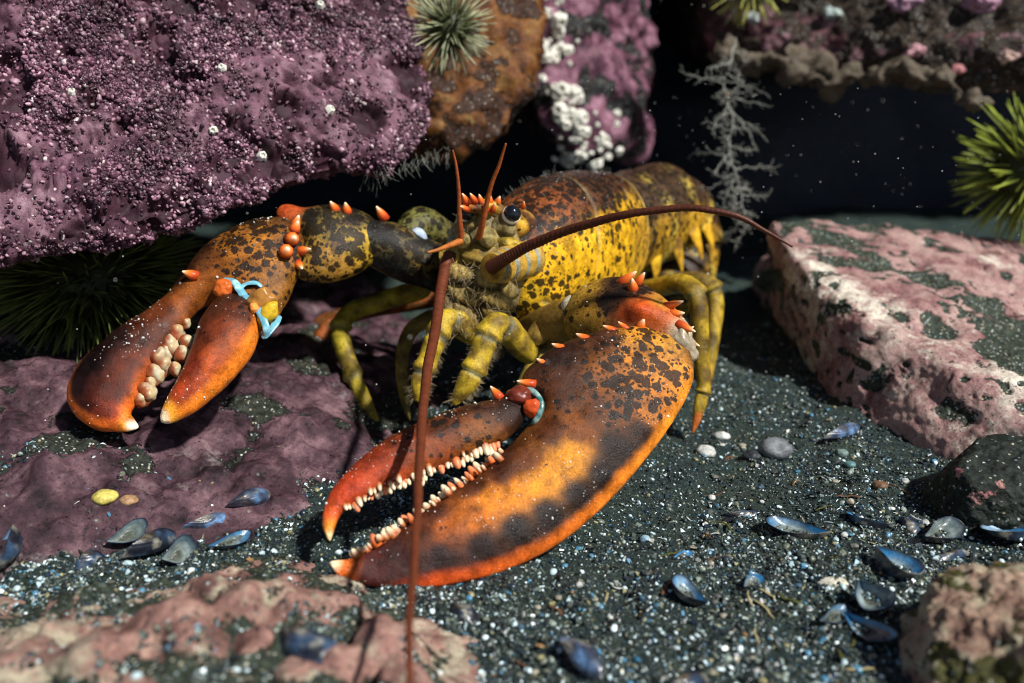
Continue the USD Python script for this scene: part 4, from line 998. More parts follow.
add(v, f, lerp((.30, .17, .03), (.14, .08, .02), noise(v, 90, 251)), .25)
PF = Plane([(540, 310, .530), (560, 325, .524), (535, 340, .524)])
v, f, xy, t, side = plate(PF, [(565, 300), (556, 303), (545, 310), (535, 320), (527, 332), (523, 344), (531, 347), (543, 344), (554, 336), (562, 324), (567, 311)], .35, .35, .0012)
add(v, f, lerp((.34, .20, .03), (.15, .09, .025), noise(v, 160, 252)), .1)
v, f = ball(P(571, 308, .514), (.006, .006, .0075), 3); add(v, f, (.60, .52, .36), 0)

# left arm
PA = Plane([(285, 240, .545), (390, 235, .568), (335, 275, .545)])
v, f, xy, t, side = plate(PA, [(276, 214), (281, 206), (292, 206), (304, 210), (318, 208), (333, 207), (350, 210), (366, 216), (379, 226), (384, 240), (379, 256), (366, 268), (350, 276), (330, 281), (312, 281), (298, 277), (296, 262), (300, 246), (294, 232), (282, 224)], .85, .8, .0012)
pcc = paint(PA, xy, [(284, 210, (.40, .06, .014), .2), (294, 215, (.34, .06, .014), .2), (310, 225, (.08, .07, .02), .85), (325, 240, (.20, .13, .02), .85), (350, 230, (.07, .06, .02), .9), (345, 255, (.46, .28, .02), .8), (370, 250, (.40, .24, .02), .75), (315, 268, (.26, .13, .02), .8), (340, 275, (.40, .2, .03), .6), (375, 235, (.12, .08, .02), .75)])
add(v, f, pcc[:, :3], pcc[:, 3])
v, f = limb([(372, 242, .562, .0145), (390, 248, .566, .0165), (410, 258, .572, .0165), (432, 266, .580, .0155), (470, 285, .600, .015)], 22, 40)
add(v, f, lerp((.025, .028, .022), (.13, .085, .02), sstep(.45, .7, fbm(v, 70, 4, 261))), .8)
v, f = limb([(405, 240, .585, .010), (420, 226, .595, .013), (440, 236, .605, .012)], 18, 20); add(v, f, (.13, .12, .03), .7)
v, f = ball(P(418, 240, .570), (.006, .005, .008), 3); add(v, f, (.40, .48, .58), 0)

# walking legs
def leg(rows, base, tipc=None, joints=()):
    r = np.asarray(rows, float); r[:, 3] *= .76
    v, f = limb(r, 18, 80, .82)
    c0 = PP(r[:, :3]); m = 70
    m = 80; qq = spline(c0, m); d, k = cKDTree(qq).query(v)
    u = k / (m - 1) * (len(r) - 1)
    col = lerp(base, (.075, .045, .014), sstep(.42, .66, fbm(v, 95, 5, 271)) * .8)
    col = lerp(col, np.array(base) * [1.25, 1.15, 1.0], sstep(.55, .7, fbm(v, 60, 3, 272)) * .6)
    if tipc is not None:
        col = lerp(col, tipc, sstep(len(r) - 2.5, len(r) - 2.0, u + .4 * (fbm(v, 150, 3, 3) - .5)))
    for jn in joints:
        col = lerp(col, (.16, .17, .11), np.exp(-((u - jn) / .07) ** 2) * .6)
        v = v + (v - qq[k]) * (.26 * np.exp(-((u - jn + .16) / .15) ** 2) - .30 * np.exp(-((u - jn) / .07) ** 2) - .10 * np.exp(-((u - jn - .25) / .2) ** 2))[:, None]
    v = v + (v - qq[k]) * ((fbm(v, 130, 4, 273) - .5) * .18)[:, None]
    add(v, f, col, .35)
LEGC = (.34, .22, .018)
leg([(640, 290, .625, .0105), (665, 286, .600, .0105), (684, 284, .582, .0105), (697, 296, .572, .0088), (700, 325, .572, .0082), (702, 360, .573, .0072), (704, 385, .573, .0066), (701, 400, .572, .0062), (697, 418, .570, .0042), (693, 432, .568, .0010)], LEGC, (.36, .09, .015), (3, 6.6))
leg([(660, 286, .680, .011), (690, 281, .670, .0115), (710, 286, .662, .0112), (716, 305, .660, .009), (712, 345, .655, .0075), (706, 385, .65, .0055), (704, 412, .648, .001)], (.36, .24, .025), (.3, .08, .015), (2.4,))
leg([(420, 290, .610, .011), (385, 300, .615, .011), (352, 312, .612, .0105), (340, 330, .606, .0100), (346, 355, .598, .0092), (355, 380, .590, .0086), (368, 410, .580, .0072), (382, 436, .570, .0045), (392, 450, .564, .0012)], (.42, .32, .03), None, (3, 5, 7))
leg([(430, 300, .66, .010), (360, 312, .67, .010), (325, 330, .665, .0085), (318, 360, .655, .0065), (318, 385, .645, .0045), (321, 400, .640, .001)], (.26, .07, .016), None, (2.5,))
leg([(430, 300, .69, .009), (330, 318, .69, .008), (306, 345, .685, .006), (302, 372, .680, .0035), (304, 386, .678, .001)], (.22, .06, .016))
leg([(560, 335, .62, .010), (545, 352, .60, .009), (528, 376, .59, .007), (515, 402, .58, .004), (510, 420, .575, .001)], (.26, .19, .03))
leg([(430, 318, .60, .009), (410, 332, .60, .008), (402, 360, .595, .007), (404, 395, .585, .005), (410, 420, .58, .001)], (.24, .17, .03))

def to_manifold(p):
    v, f, a = p
    return m3.Manifold(m3.Mesh(vert_properties=np.hstack([v, a]).astype(np.float32), tri_verts=f.astype(np.uint32)))
solid, loose = [], []
for p in parts:
    m = to_manifold(p)
    (solid if m.status() == m3.Error.NoError and m.num_tri() else loose).append((m, p))
body = m3.Manifold.batch_boolean([m for m, _ in solid], m3.OpType.Add).to_mesh()
bv, bf = np.array(body.vert_properties, float), np.array(body.tri_verts)
chunks = [(bv[:, :3], bf, {'pigment': bv[:, 3:6], 'spot': bv[:, 6]})] + [(p[0], p[1], {'pigment': p[2][:, :3], 'spot': p[2][:, 3]}) for _, p in loose]
print('body solids', len(solid), 'loose', len(loose), 'triangles', len(bf))
v, f, at = join(chunks)
put('body', v, f, MAT['body'], lob, **at); BODY = (v, f)
bod = lob + '/body'
for a, b, d, da, db, r in ((466, 201, .513, -4, -8, .0022), (474, 200, .517, -4, -7, .0020), (481, 202, .521, -2, -8, .0022), (489, 202, .526, 1, -8, .0026), (497, 203, .531, 3, -7, .0024), (466, 209, .511, -6, -3, .0018), (486, 209, .521, -2, -7, .0018), (493, 209, .524, 2, -6, .0018), (523, 206, .540, 1, -5, .0016),
                           (624, 281, .496, 13, -10, .0030), (638, 282, .494, 7, -10, .0026), (633, 288, .489, -1, -10, .0030), (668, 306, .482, 16, -5, .0026), (672, 314, .480, 13, -1, .0028), (682, 326, .475, 14, 6, .0026), (640, 327, .478, 4, -8, .0030),
                           (335, 209, .550, -5, -8, .0030), (347, 211, .551, -2, -9, .0030), (383, 216, .560, -7, -10, .0032), (600, 344, .485, 8, -5, .002)):
    put_spine(P(a, b, d), P(a + da, b + db, d - .004), r, bod)
# eyes
for a, b, d, r in ((512, 214, .5235, .0053), (466, 214, .528, .0046)):
    c = P(a, b, d); ax = (C - c) / np.linalg.norm(C - c) * .6 + np.array([.35, -.2, .55]); ax /= np.linalg.norm(ax)
    v, f = ball(c, r, 4)
    e_ = put('eye', v, f, MAT['eye'], lob)
    h = np.array([-1.8, -1.3, -.8, -.35, -.05, .12])
    v, f = tube(c + ax * (h * r)[:, None], r * np.array([.75, .85, .97, 1.06, 1.06, .98]), 24)
    put('eye_stalk', v, f, MAT['vert'], str(e_.GetPath()), pigment=lerp((.30, .28, .20), (.75, .72, .62), sstep(-.7, -.2, ((v - c) @ ax) / r)))
# feelers
def feeler(name, rows, n, colr):
    r = np.asarray(rows, float)
    q = spline(np.hstack([PP(r[:, :3]), r[:, 3:4]]), n)
    k = np.arange(n); q[:, 3] *= 1 + .05 * np.sign(np.sin(k * 2.1)); q[:, :3] += (np.stack([fbm(q[:, :3], 28, 3, 6), q[:, 0] * 0 + .5, fbm(q[:, :3], 28, 3, 8)], -1) - .5) * .0032 * np.clip(k / 40, 0, 1)[:, None]
    v, f = tube(q[:, :3], q[:, 3], 12)
    return put(name, v, f, MAT['antenna'], lob, pigment=lerp(colr, np.array(colr) * .6, noise(v, 420, 5)))
feeler('antenna', [(450, 255, .530, .0040), (446, 270, .522, .0034), (436, 320, .490, .0029), (427, 380, .440, .0025), (420, 450, .390, .0021), (415, 540, .335, .0017), (411, 620, .290, .0013), (408, 720, .250, .0010)], 300, (.125, .030, .012)).SetCustomDataByKey('label', 'long feeler hanging down in front of the claws')
feeler('antenna', [(490, 268, .514, .0043), (505, 259, .507, .0036), (530, 245, .497, .0030), (570, 229, .480, .0025), (620, 216, .460, .0021), (680, 209, .447, .0018), (730, 215, .440, .0015), (765, 230, .440, .0011), (792, 246, .440, .0005)], 220, (.085, .024, .011)).SetCustomDataByKey('label', 'feeler sweeping right across the yellow flank')
feeler('antennule', [(479, 238, .518, .0022), (483, 222, .510, .0017), (490, 190, .500, .0013), (498, 165, .492, .0010), (505, 143, .485, .0006)], 60, (.36, .085, .018))
feeler('antennule', [(462, 240, .518, .0022), (460, 222, .512, .0016), (459, 190, .505, .0011), (456, 165, .500, .0008), (452, 148, .496, .0005)], 60, (.30, .07, .018))
feeler('antennule', [(463, 240, .519, .0024), (452, 245, .512, .0017), (440, 250, .505, .0012), (428, 253, .500, .0007)], 40, (.40, .12, .02))
# feeding legs under the mouth, fringed with hairs
def feeding_leg(rows, seed):
    r = np.asarray(rows, float); r[:, 3] *= .86
    v, f = limb(r, 18, 60)
    qq = spline(PP(r[:, :3]), 60); d, k = cKDTree(qq).query(v); u = k / 59 * (len(r) - 1)
    col = lerp((.46, .31, .025), (.12, .07, .018), sstep(.45, .68, fbm(v, 130, 5, seed)) * .85)
    for jn in (2, 4, 6):
        v = v + (v - qq[k]) * (-.24 * np.exp(-((u - jn) / .08) ** 2))[:, None]
        col = lerp(col, (.14, .22, .20), np.exp(-((u - jn) / .09) ** 2) * .6)
        v = v + (v - qq[k]) * (.16 * np.exp(-((u - jn + .3) / .25) ** 2))[:, None]
    pr = put('feeding_leg', v, f, MAT['body'], lob, pigment=col, spot=np.full(len(v), .12))
    rg = np.random.default_rng(seed); hs = []
    for _ in range(420):
        i = rg.integers(6, 58); a = rg.uniform(-1, 1)
        nrm = np.array([rg.choice([-1, 1]) * rg.uniform(.5, 1), rg.uniform(-.6, .2), rg.uniform(-.7, .2)]); nrm /= np.linalg.norm(nrm)
        p0 = qq[i] + nrm * r[min(int(i / 59 * (len(r) - 1)), len(r) - 1), 3] * .7
        hs.append(tube(np.array([p0, p0 + nrm * rg.uniform(.002, .0055) + [0, 0, -.001]]), [.00013, .00005], 3))
    v, f, _ = join(hs)
    tag(put('hair_fringe', v, f, MAT['vert'], str(pr.GetPath()), pigment=np.full((len(v), 3), .22) * [1.2, .9, .5]), kind='stuff')
feeding_leg([(528, 352, .528, .0085), (516, 340, .520, .0095), (503, 326, .510, .0082), (494, 326, .505, .0084), (486, 340, .502, .0088), (480, 356, .500, .0076), (472, 374, .498, .0080), (463, 390, .497, .0060), (456, 401, .497, .0032)], 281)
feeding_leg([(480, 338, .540, .0080), (466, 330, .532, .0085), (452, 320, .524, .0078), (444, 322, .521, .0078), (436, 338, .518, .0080), (430, 354, .516, .0070), (423, 374, .514, .0072), (419, 388, .513, .0056), (418, 398, .513, .0028)], 282)
# thin growth along the back and brow
rng = np.random.default_rng(19); hs = []
bn = vnormals(*BODY); rel = (BODY[0] - F0) @ AX / LEN
cand = np.where((bn[:, 2] > .45) & (rel > -.25) & (rel < 1.3) & (np.abs((BODY[0] - F0) @ SD) < .04) & (BODY[0][:, 2] > .12))[0]
for k in rng.choice(cand, 420):
    p0 = BODY[0][k]; d = bn[k] + rng.normal(0, .35, 3); L = rng.uniform(.0012, .0038)
    hs.append(tube(np.array([p0, p0 + d * L * .5, p0 + d * L + rng.normal(0, .0005, 3)]), [.00010, .00008, .00005], 3))
v, f, _ = join(hs)
tag(put('fine_growth', v, f, MAT['hydroid'], lob), kind='stuff')
rng = np.random.default_rng(20); hs = []
for k in range(260):
    p0 = P(rng.uniform(446, 518), rng.uniform(262, 338), .519); d = np.array([rng.normal(0, .5), rng.uniform(-.9, -.1), rng.uniform(-1, .3)]); d /= np.linalg.norm(d); L = rng.uniform(.002, .0055)
    q_ = np.array([p0 - d * .003, p0 + d * L * .5, p0 + d * L + [0, 0, -.0006]])
    hs.append(tube(q_, [.00014, .00011, .00005], 3))
v, f, _ = join(hs)
tag(put('bristles', v, f, MAT['vert'], lob, pigment=np.full((len(v), 3), .20) * [1.2, .9, .45]), kind='stuff')
# pale silt lying on the shell
rng = np.random.default_rng(17); sil = []
s0 = ico(0)
for (vv, ff), cnt in ((CLAW_R, 230), (FING_R, 85), (CLAW_L, 190), (FING_L, 75), (BODY, 360)):
    tri = vv[ff]; nrm = np.cross(tri[:, 1] - tri[:, 0], tri[:, 2] - tri[:, 0]); ar = np.linalg.norm(nrm, axis=1)
    wgt = ar * np.clip((nrm / np.maximum(ar, 1e-14)[:, None]) @ np.array([0, -.5, .8]), 0, 1) ** .7 * (.05 + sstep(.48, .68, fbm(tri.mean(1), 34, 4, 99)))
    k = rng.choice(len(ff), cnt, p=wgt / wgt.sum())
    for c in tri[k].mean(1):
        r = rng.uniform(.00018, .00036) * (1 + 1.2 * (rng.random() < .06))
        sil.append((c + s0[0] * r * rng.uniform(.6, 1.3, 3), s0[1]))
v, f, _ = join(sil)
tag(put('silt_specks', v, f, MAT['silt'], lob), kind='stuff')

# ------------------------------------------------------------------ sea urchins
def urchin(c, r, axis, n, lmin, lmax, label, seed, sr=.0008, each=True, base_c=(.10, .115, .03), tip_c=(.40, .42, .14), flat=.8):
    rg = np.random.default_rng(seed)
    c = np.asarray(c, float); axis = np.asarray(axis, float); axis /= np.linalg.norm(axis)
    o = thing('sea_urchin', c - axis * r * flat, label, 'sea urchin')
    x = np.cross(axis, [.3, .2, 1.0]); x /= np.linalg.norm(x); y = np.cross(axis, x)
    v, f = ball([0, 0, 0], (r, r, r * flat), 4)
    v = v * (1 + .04 * (noise(v, 900, seed) - .5))[:, None]
    put('test', v @ np.array([x, y, axis]) + c, f, MAT['urchin_test'], o)
    i = np.arange(n) + .5; z = 1 - 1.75 * i / n; ph = i * PI * (1 + 5 ** .5)
    d = np.stack([np.sqrt(np.maximum(1 - z * z, 0)) * np.cos(ph), np.sqrt(np.maximum(1 - z * z, 0)) * np.sin(ph), z], -1) + rg.normal(0, .11, (n, 3))
    d /= np.linalg.norm(d, axis=1, keepdims=True)
    many = []
    for k in range(n):
        p0 = d[k] * [r, r, r * flat] * .95; u = d[k] + rg.normal(0, .16, 3); u /= np.linalg.norm(u)
        L = rg.uniform(lmin, lmax)
        t = np.array([0, .25, .8, 1.0])[:, None]
        v, f = tube(p0 + u * L * t + np.array([0, 0, -.04 * L]) * t ** 2, sr * np.array([1.0, 1.05, .62, .25]) * rg.uniform(.8, 1.2), 5)
        kk = np.concatenate([np.repeat([0, .25, .8, 1.0], 5), [0, 1]])
        col = lerp(base_c, tip_c, sstep(.1, .9, kk)) * rg.uniform(.55, 1.35)
        v = v @ np.array([x, y, axis]) + c
        if each:
            put('spine', v, f, MAT['urchin_spine'], o, pigment=col)
        else:
            many.append((v, f, {'pigment': col}))
    if many:
        v, f, at = join(many)
        tag(put('spines', v, f, MAT['urchin_spine'], o, **at), kind='stuff')
urchin(P(449, 28, .640), .013, (-.05, -.95, .15), 230, .015, .024, 'small pale-spined urchin on the rust brown rock at the top', 301, .00055, True, (.05, .06, .02), (.46, .47, .28))
urchin(P(1035, 168, .755), .030, (-.55, -.7, .35), 290, .028, .046, 'green-spined urchin at the right edge above the pink stone', 302, .0012, True, (.05, .065, .012), (.26, .31, .04))
urchin(P(752, -22, .82), .014, (-.1, -.8, -.4), 150, .024, .036, 'urchin at the top edge hanging from the rock shelf', 303, .0009, True, (.10, .11, .02), (.5, .48, .12))
urchin(P(92, 272, .600), .040, (.1, -.55, .8), 1300, .022, .040, 'big dark green urchin wedged under the purple boulder', 304, .0007, False, (.02, .024, .006), (.15, .18, .045), .8)

# ------------------------------------------------------------------ shells on the sea bed
def valve(p0, p1, width, depth, up=True, tilt=0.0, roll=0.0, seed=0):
    """Half a mussel from its hinge p0 to its far end p1 (world). up: hollow side up. Returns outer (v,f,rho), inner (v,f,rho)."""
    p0, p1 = np.asarray(p0, float), np.asarray(p1, float)
    ex = p1 - p0; L = np.linalg.norm(ex); ex /= L
    ez = np.array([0, 0, 1.0]); ey = np.cross(ez, ex); ey /= np.linalg.norm(ey); ez = np.cross(ex, ey)
    ca, sa = math.cos(roll), math.sin(roll); ey, ez = ca * ey + sa * ez, -sa * ey + ca * ez
    nr, n = 12, 40
    a = np.arange(n) / n * 2 * PI
    bx = .5 * np.cos(a) * L
    jag = 1 + .10 * (meshkit.noise(np.stack([np.cos(a) * 2.2, np.sin(a) * 2.2, a * 0 + seed], -1), seed) - .5) * (np.cos(a) > -.6)
    bx = bx * jag; wy = jag * width * .55 * np.sin(a) * (.64 + .40 * np.cos(a) - .06 * np.cos(2 * a)) + .13 * width * (1 - np.cos(a) ** 2) * (1 if seed % 2 else -1)
    rho = np.linspace(1, 0, nr)
    def dome(scale, dd):
        cxs = -.16 * L * (1 - rho)
        x = cxs[:, None] + bx[None] * rho[:, None] * scale; y = wy[None] * rho[:, None] * scale
        z = dd * (1 - rho ** 2.2)[:, None] ** .75 * np.ones(n)
        z = z + .00035 * np.sin(rho * 46)[:, None] * (rho < .97)[:, None]
        return np.stack([x, y, z], -1)
    def mesh_of(g, flip, lip=None):
        g = g if lip is None else np.concatenate([lip[None], g], 0)
        m = len(g); v = g.reshape(-1, 3)
        i, j = np.meshgrid(np.arange(m - 1), np.arange(n), indexing='ij')
        q0, q1, q2, q3 = i * n + j, i * n + (j + 1) % n, (i + 1) * n + (j + 1) % n, (i + 1) * n + j
        f = np.vstack([np.stack([q0, q1, q2], -1).reshape(-1, 3), np.stack([q0, q2, q3], -1).reshape(-1, 3)])
        return v, (f[:, ::-1] if flip else f)
    outer = dome(1.0, depth); inner = dome(.95, depth - .0011)
    lipz = inner[0].copy()
    ov, of = mesh_of(outer, False, lipz); iv, if_ = mesh_of(inner, True)
    ov = ov + np.array([0, 0, .00002])
    sg = -1.0 if up else 1.0
    def place(v):
        off = depth if up else 0.0
        return (p0 + p1) / 2 + v[:, :1] * ex + v[:, 1:2] * ey * (sg if up else 1) + (v[:, 2:] * sg + off) * ez
    ro = np.concatenate([np.ones(n), np.repeat(rho, n)]); ri = np.repeat(rho, n)
    return (place(ov), of, ro), (place(iv), if_, ri)

FILL = []
def shell(a, b, width_px, label, up=True, depth=.25, roll=0.0, lift=0.0, blue=1.0, dark=1.0, name='mussel_shell', cat='mussel shell', seed=0, white=False):
    p0, p1 = S(*a), S(*b)
    z = max(p0[2], p1[2]) if not up else (p0[2] + p1[2]) / 2 - .001
    jr = np.random.default_rng(900 + seed)
    p0, p1 = p0 + [0, 0, lift - .0008 + jr.uniform(-.0012, .001)], p1 + [0, 0, lift - .0008 + jr.uniform(-.0012, .001)]
    mid = (p0 + p1) / 2
    dd = np.linalg.norm(mid - C)
    W = width_px / FPX * dd * 1.12
    (ov, of, ro), (iv, if_, ri) = valve(p0, p1, W, depth * W * 1.2, up, roll=roll, seed=seed)
    if up and abs(roll) < .45:
        FILL.append((mid, (p1 - p0), W, depth * W * 1.2))
    o = thing(name, mid, label, cat)
    nz = noise(ov, 190, seed)
    if white:
        oc = lerp((.62, .6, .5), (.42, .38, .28), nz); ic = lerp((.7, .68, .6), (.5, .46, .36), noise(iv, 150, seed))
    else:
        oc = lerp((.008, .010, .016), (.03, .06, .11), sstep(.4, .8, nz) * .8) * dark
        oc = lerp(oc, (.10, .07, .03), sstep(.45, .15, ro) * .45)
        oc = lerp(oc, (.20, .19, .15), sstep(.56, .68, fbm(ov, 160, 4, seed + 5)) * .7)
        ic = lerp((.10, .12, .105), (.02, .14, .30), sstep(.55, .92, ri + .25 * (noise(iv, 130, seed + 1) - .5)) * blue)
        ic = lerp(ic, (.30, .36, .36), sstep(.55, .8, noise(iv, 90, seed + 2)) * .45)
        ic = lerp(ic, (.02, .03, .05), sstep(.93, 1.0, ri))
        ic = lerp(ic, (.06, .065, .048), sstep(.50, .40, ri + .3 * (fbm(iv, 120, 4, seed + 6) - .5)) * .9)
    put('outer_skin', ov, of, MAT['mussel' if not white else 'nacre'], o, pigment=oc)
    put('inner_face', iv, if_, MAT['nacre'], o, pigment=ic)
shell((30, 538), (8, 586), 36, 'bright blue mussel shell at the left edge, standing hollow side out', True, .3, .75, .004, seed=1)
shell((830, 540), (763, 530), 30, 'large open mussel shell holding white grit, alone on the right sand', True, .30, 0, seed=2)
shell((888, 531), (842, 520), 22, 'blue mussel shell just right of the grit-filled one', True, .3, .3, seed=3)
shell((702, 612), (668, 585), 30, 'small blue mussel shell with white centre, nearest the big claw on the sand', True, .32, .2, .001, seed=4)
shell((1040, 548), (978, 543), 24, 'blue-rimmed mussel shell under the dark green stone at the right edge', True, .3, .2, .003, seed=5)
shell((868, 562), (912, 588), 40, 'dark gaping mussel shell left of the mossy corner rock', True, .34, -.2, seed=6)
shell((858, 598), (892, 622), 34, 'dark mussel shell with grey inside overlapping the gaping one from below', True, .32, .3, .004, .3, seed=7)
shell((972, 553), (932, 560), 14, 'thin bluish mussel shell between the dark green stone and the mossy rock', False, .3, .3, seed=8)
shell((562, 644), (598, 684), 26, 'blurred blue mussel shell standing at the bottom edge', False, .4, .9, .004, 1, 3.0, seed=9)
shell((275, 634), (347, 658), 38, 'whole black mussel lying on the front slab', False, .42, .1, -.001, seed=10)
shell((440, 602), (482, 622), 30, 'dark mussel half buried below the tip of the big claw', False, .36, .0, -.003, seed=11)
shell((720, 516), (762, 512), 12, 'thin dark mussel shell edge-on at the middle of the sand', False, .35, .6, seed=12)
shell((225, 510), (272, 497), 20, 'arched pale blue mussel shell farthest back in the left gully', False, .4, .7, .003, 1, 3.0, seed=13)
shell((180, 532), (230, 515), 15, 'narrow bright blue mussel shell in the left gully', False, .4, .6, .002, 1, 3.5, seed=14)
shell((108, 551), (150, 530), 22, 'dull green open mussel shell in the left gully', True, .3, .5, .004, .15, seed=15)
shell((122, 566), (176, 540), 22, 'glossy black mussel leaning over the dull green shell', False, .42, .4, .006, seed=16)
shell((162, 566), (196, 548), 30, 'grey ring-rimmed mussel shell beside the glossy black one', True, .34, .6, .002, .25, seed=17)
shell((74, 572), (104, 556), 22, 'small black mussel on the pink patch at far left', False, .42, .1, .002, seed=18)
shell((205, 556), (250, 540), 16, 'dark bluish mussel shell lowest in the left gully', True, .34, .4, .002, .8, seed=19)
shell((815, 585), (852, 582), 18, 'white clam shell on the sand', False, .35, 0, 0, name='clam_shell', cat='clam shell', seed=20, white=True)
shell((846, 622), (900, 652), 26, 'blurred blue-black mussel shell in the foreground left of the mossy rock', True, .3, .3, .002, seed=21)
shell((822, 446), (858, 430), 14, 'dull green mussel shell leaning on the foot of the pink stone', False, .3, .3, .006, seed=22, dark=4.0)
shell((920, 545), (955, 528), 26, 'round brown shell lying hollow side up beside the dark green stone', True, .34, .2, -.001, .1, name='limpet_shell', cat='limpet', seed=23)
shell((742, 592), (762, 580), 14, 'small striped bluish shell chip on the sand', True, .3, .4, .001, seed=24)
shell((815, 628), (845, 612), 18, 'blurred pale mussel shell in the right foreground', True, .3, .4, .001, .5, seed=25)
shell((672, 560), (692, 555), 8, 'tiny vivid blue shell chip on the sand', True, .3, .3, .001, seed=26)
shell((898, 520), (918, 536), 18, 'small dark mussel shell left of the limpet', False, .4, .2, 0, seed=27)
shell((660, 690), (712, 672), 30, 'blurred dark mussel at the bottom edge right of the blue one', False, .4, .1, -.002, seed=28)

# pebbles
def pebble(px, py, rpx, label, col, seed, flat=.6, group=None, name='pebble', cat='pebble'):
    c = S(px, py); r = rpx / FPX * np.linalg.norm(c - C) * .95
    v, f = ball(c + [0, 0, r * flat * .45], (r, r * .85, r * flat), 3)
    v = v + (v - c) * ((fbm(v - c, .9 / r, 3, seed) - .5) * .6)[:, None]
    tag(put(name, v, f, MAT['pebble'], pigment=lerp(col, np.array(col) * .55, sstep(.35, .7, fbm(v, 1.4 / r, 3, seed + 3)))), label, cat, group)
pebble(775, 453, 17, 'smooth grey pebble in front of the pink stone', (.15, .16, .17), 401)
pebble(705, 454, 11, 'pale knobbly pebble below the orange leg tip', (.45, .45, .42), 402)
pebble(752, 458, 9, 'small blackish pebble touching the smooth grey one', (.03, .035, .04), 403)
pebble(645, 541, 6, 'tiny pale blue pebble alone below the big claw', (.22, .34, .42), 404)
pebble(722, 438, 8, 'small white chip of stone between leg tip and pink stone', (.55, .55, .5), 405)
pebble(842, 455, 7, 'little grey green pebble by the foot of the pink stone', (.14, .2, .18), 406)
pebble(850, 466, 6, 'teal pebble below the little grey green one', (.10, .2, .2), 407)
pebble(880, 488, 8, 'brown pebble near the foot of the pink stone', (.16, .09, .05), 408)
pebble(105, 500, 13, 'yellow rounded lump on the purple bedrock', (.50, .42, .10), 409, .5)
pebble(128, 502, 9, 'small tan lump touching the yellow one', (.40, .24, .12), 410, .5)
rng = np.random.default_rng(23)
n = 0
while n < 70:
    px, py = rng.uniform(430, 1020), rng.uniform(430, 680)
    if (py < 560 - (px - 430) * .62 + 110 and px < 700) or (px > 880 and py > 560) or (px > 790 and py < 480) or (px > 930 and py < 560) or math.hypot(px - 797, py - 536) < 45 or math.hypot(px - 870, py - 595) < 50 or math.hypot(px - 686, py - 598) < 28:
        continue
    g = rng.random()
    col = ((.06, .065, .06), (.14, .14, .12), (.30, .27, .2), (.5, .5, .46), (.05, .10, .14))[int(g * 5)]
    pebble(px, py, rng.uniform(2.4, 4.4), 'small rounded pebble among the grit of the right sea floor', col, 420 + n, rng.uniform(.4, .8), 'small pebbles in the grit')
    n += 1

# scraps of weed
rng = np.random.default_rng(26); n = 0
while n < 26:
    px, py = rng.uniform(440, 1000), rng.uniform(440, 680)
    if (px < 700 and py < 560 - (px - 430) * .62 + 115) or (px > 790 and py < 490) or (px > 880 and py > 550):
        continue
    c = S(px, py); a = rng.uniform(0, 2 * PI); L = rng.uniform(.006, .017)
    d = np.array([math.cos(a), math.sin(a), 0]); e_ = np.array([-d[1], d[0], 0])
    t_ = np.linspace(-.5, .5, 9)[:, None]
    pth = c + d * L * t_ + e_ * L * rng.normal(0, .5) * (t_ ** 2 - .1) + [0, 0, .0012] + rng.normal(0, .0003, (9, 3))
    v, f = tube(pth, rng.uniform(.0004, .0011) * np.array([.3, .8, 1, 1, .9, 1, .8, .6, .2]), 6, .3)
    tag(put('weed_scrap', v, f, MAT['pebble'], pigment=np.full((len(v), 3), 1.0) * [(.10, .045, .02), (.05, .055, .015), (.26, .22, .11)][n % 3]), 'small scrap of dead weed lying on the grit', 'weed scrap', 'scraps of weed on the sand')
    n += 1

# broken bits of shell, each big enough to pick up
rng = np.random.default_rng(27); n = 0
while n < 75:
    px, py = rng.uniform(60, 1020), rng.uniform(430, 682)
    right = px > 430 and not (px < 700 and py < 560 - (px - 430) * .62 + 110) and not (px > 880 and py > 560) and not (px > 790 and py < 480) and not (px > 930 and py < 560)
    if not right and not (60 < px < 430 and 480 < py < 590 and n % 3 == 0):
        continue
    c = S(px, py); r = rng.uniform(4, 9.5) / FPX * np.linalg.norm(c - C)
    k = rng.integers(5, 8); a = np.sort(rng.uniform(0, 2 * PI, k)); rr = rng.uniform(.55, 1, k)
    out = np.stack([np.cos(a) * rr, np.sin(a) * rr * rng.uniform(.35, .8)], -1)
    hl_ = Polygon(out).convex_hull
    ring = resample(np.array(hl_.exterior.coords)[:-1], .3); m_ = len(ring)
    lay = []
    for sc, zz in ((1, 0), (.6, 0), (.02, 0), (.02, 1), (.6, 1), (1, 1)):
        xy = ring * sc
        lay.append(np.column_stack([xy * r, -.35 * r * (xy ** 2).sum(1) + (.10 * r if zz else 0)]))
    i_, j_ = np.meshgrid(np.arange(6), np.arange(m_), indexing='ij')
    f = []
    for i2 in range(6):
        for j2 in range(m_):
            a0, a1, b0, b1 = i2 * m_ + j2, i2 * m_ + (j2 + 1) % m_, ((i2 + 1) % 6) * m_ + j2, ((i2 + 1) % 6) * m_ + (j2 + 1) % m_
            f += [(a0, b0, a1), (a1, b0, b1)]
    v = np.vstack(lay); y_, t1, t2 = rng.uniform(0, 2 * PI), rng.normal(0, .5), rng.normal(0, .5)
    v = trimesh.transform_points(v, trimesh.transformations.euler_matrix(t1, t2, y_)) * [1, 1, 1 if rng.random() < .6 else -1] + c + [0, 0, r * .22]
    w_ = rng.random(); col = (.02, .028, .04) if w_ < .3 else (.05, .17, .28) if w_ < .5 else (.5, .52, .47) if w_ < .72 else (.26, .24, .17) if w_ < .9 else (.30, .17, .07)
    tag(put('shell_fragment', v, np.array(f), MAT['nacre'], smooth=True, pigment=lerp(col, np.array(col) * .5, noise(v, 500, n))), 'small broken piece of shell lying in the grit', 'shell fragment', 'broken shell pieces in the grit')
    n += 1

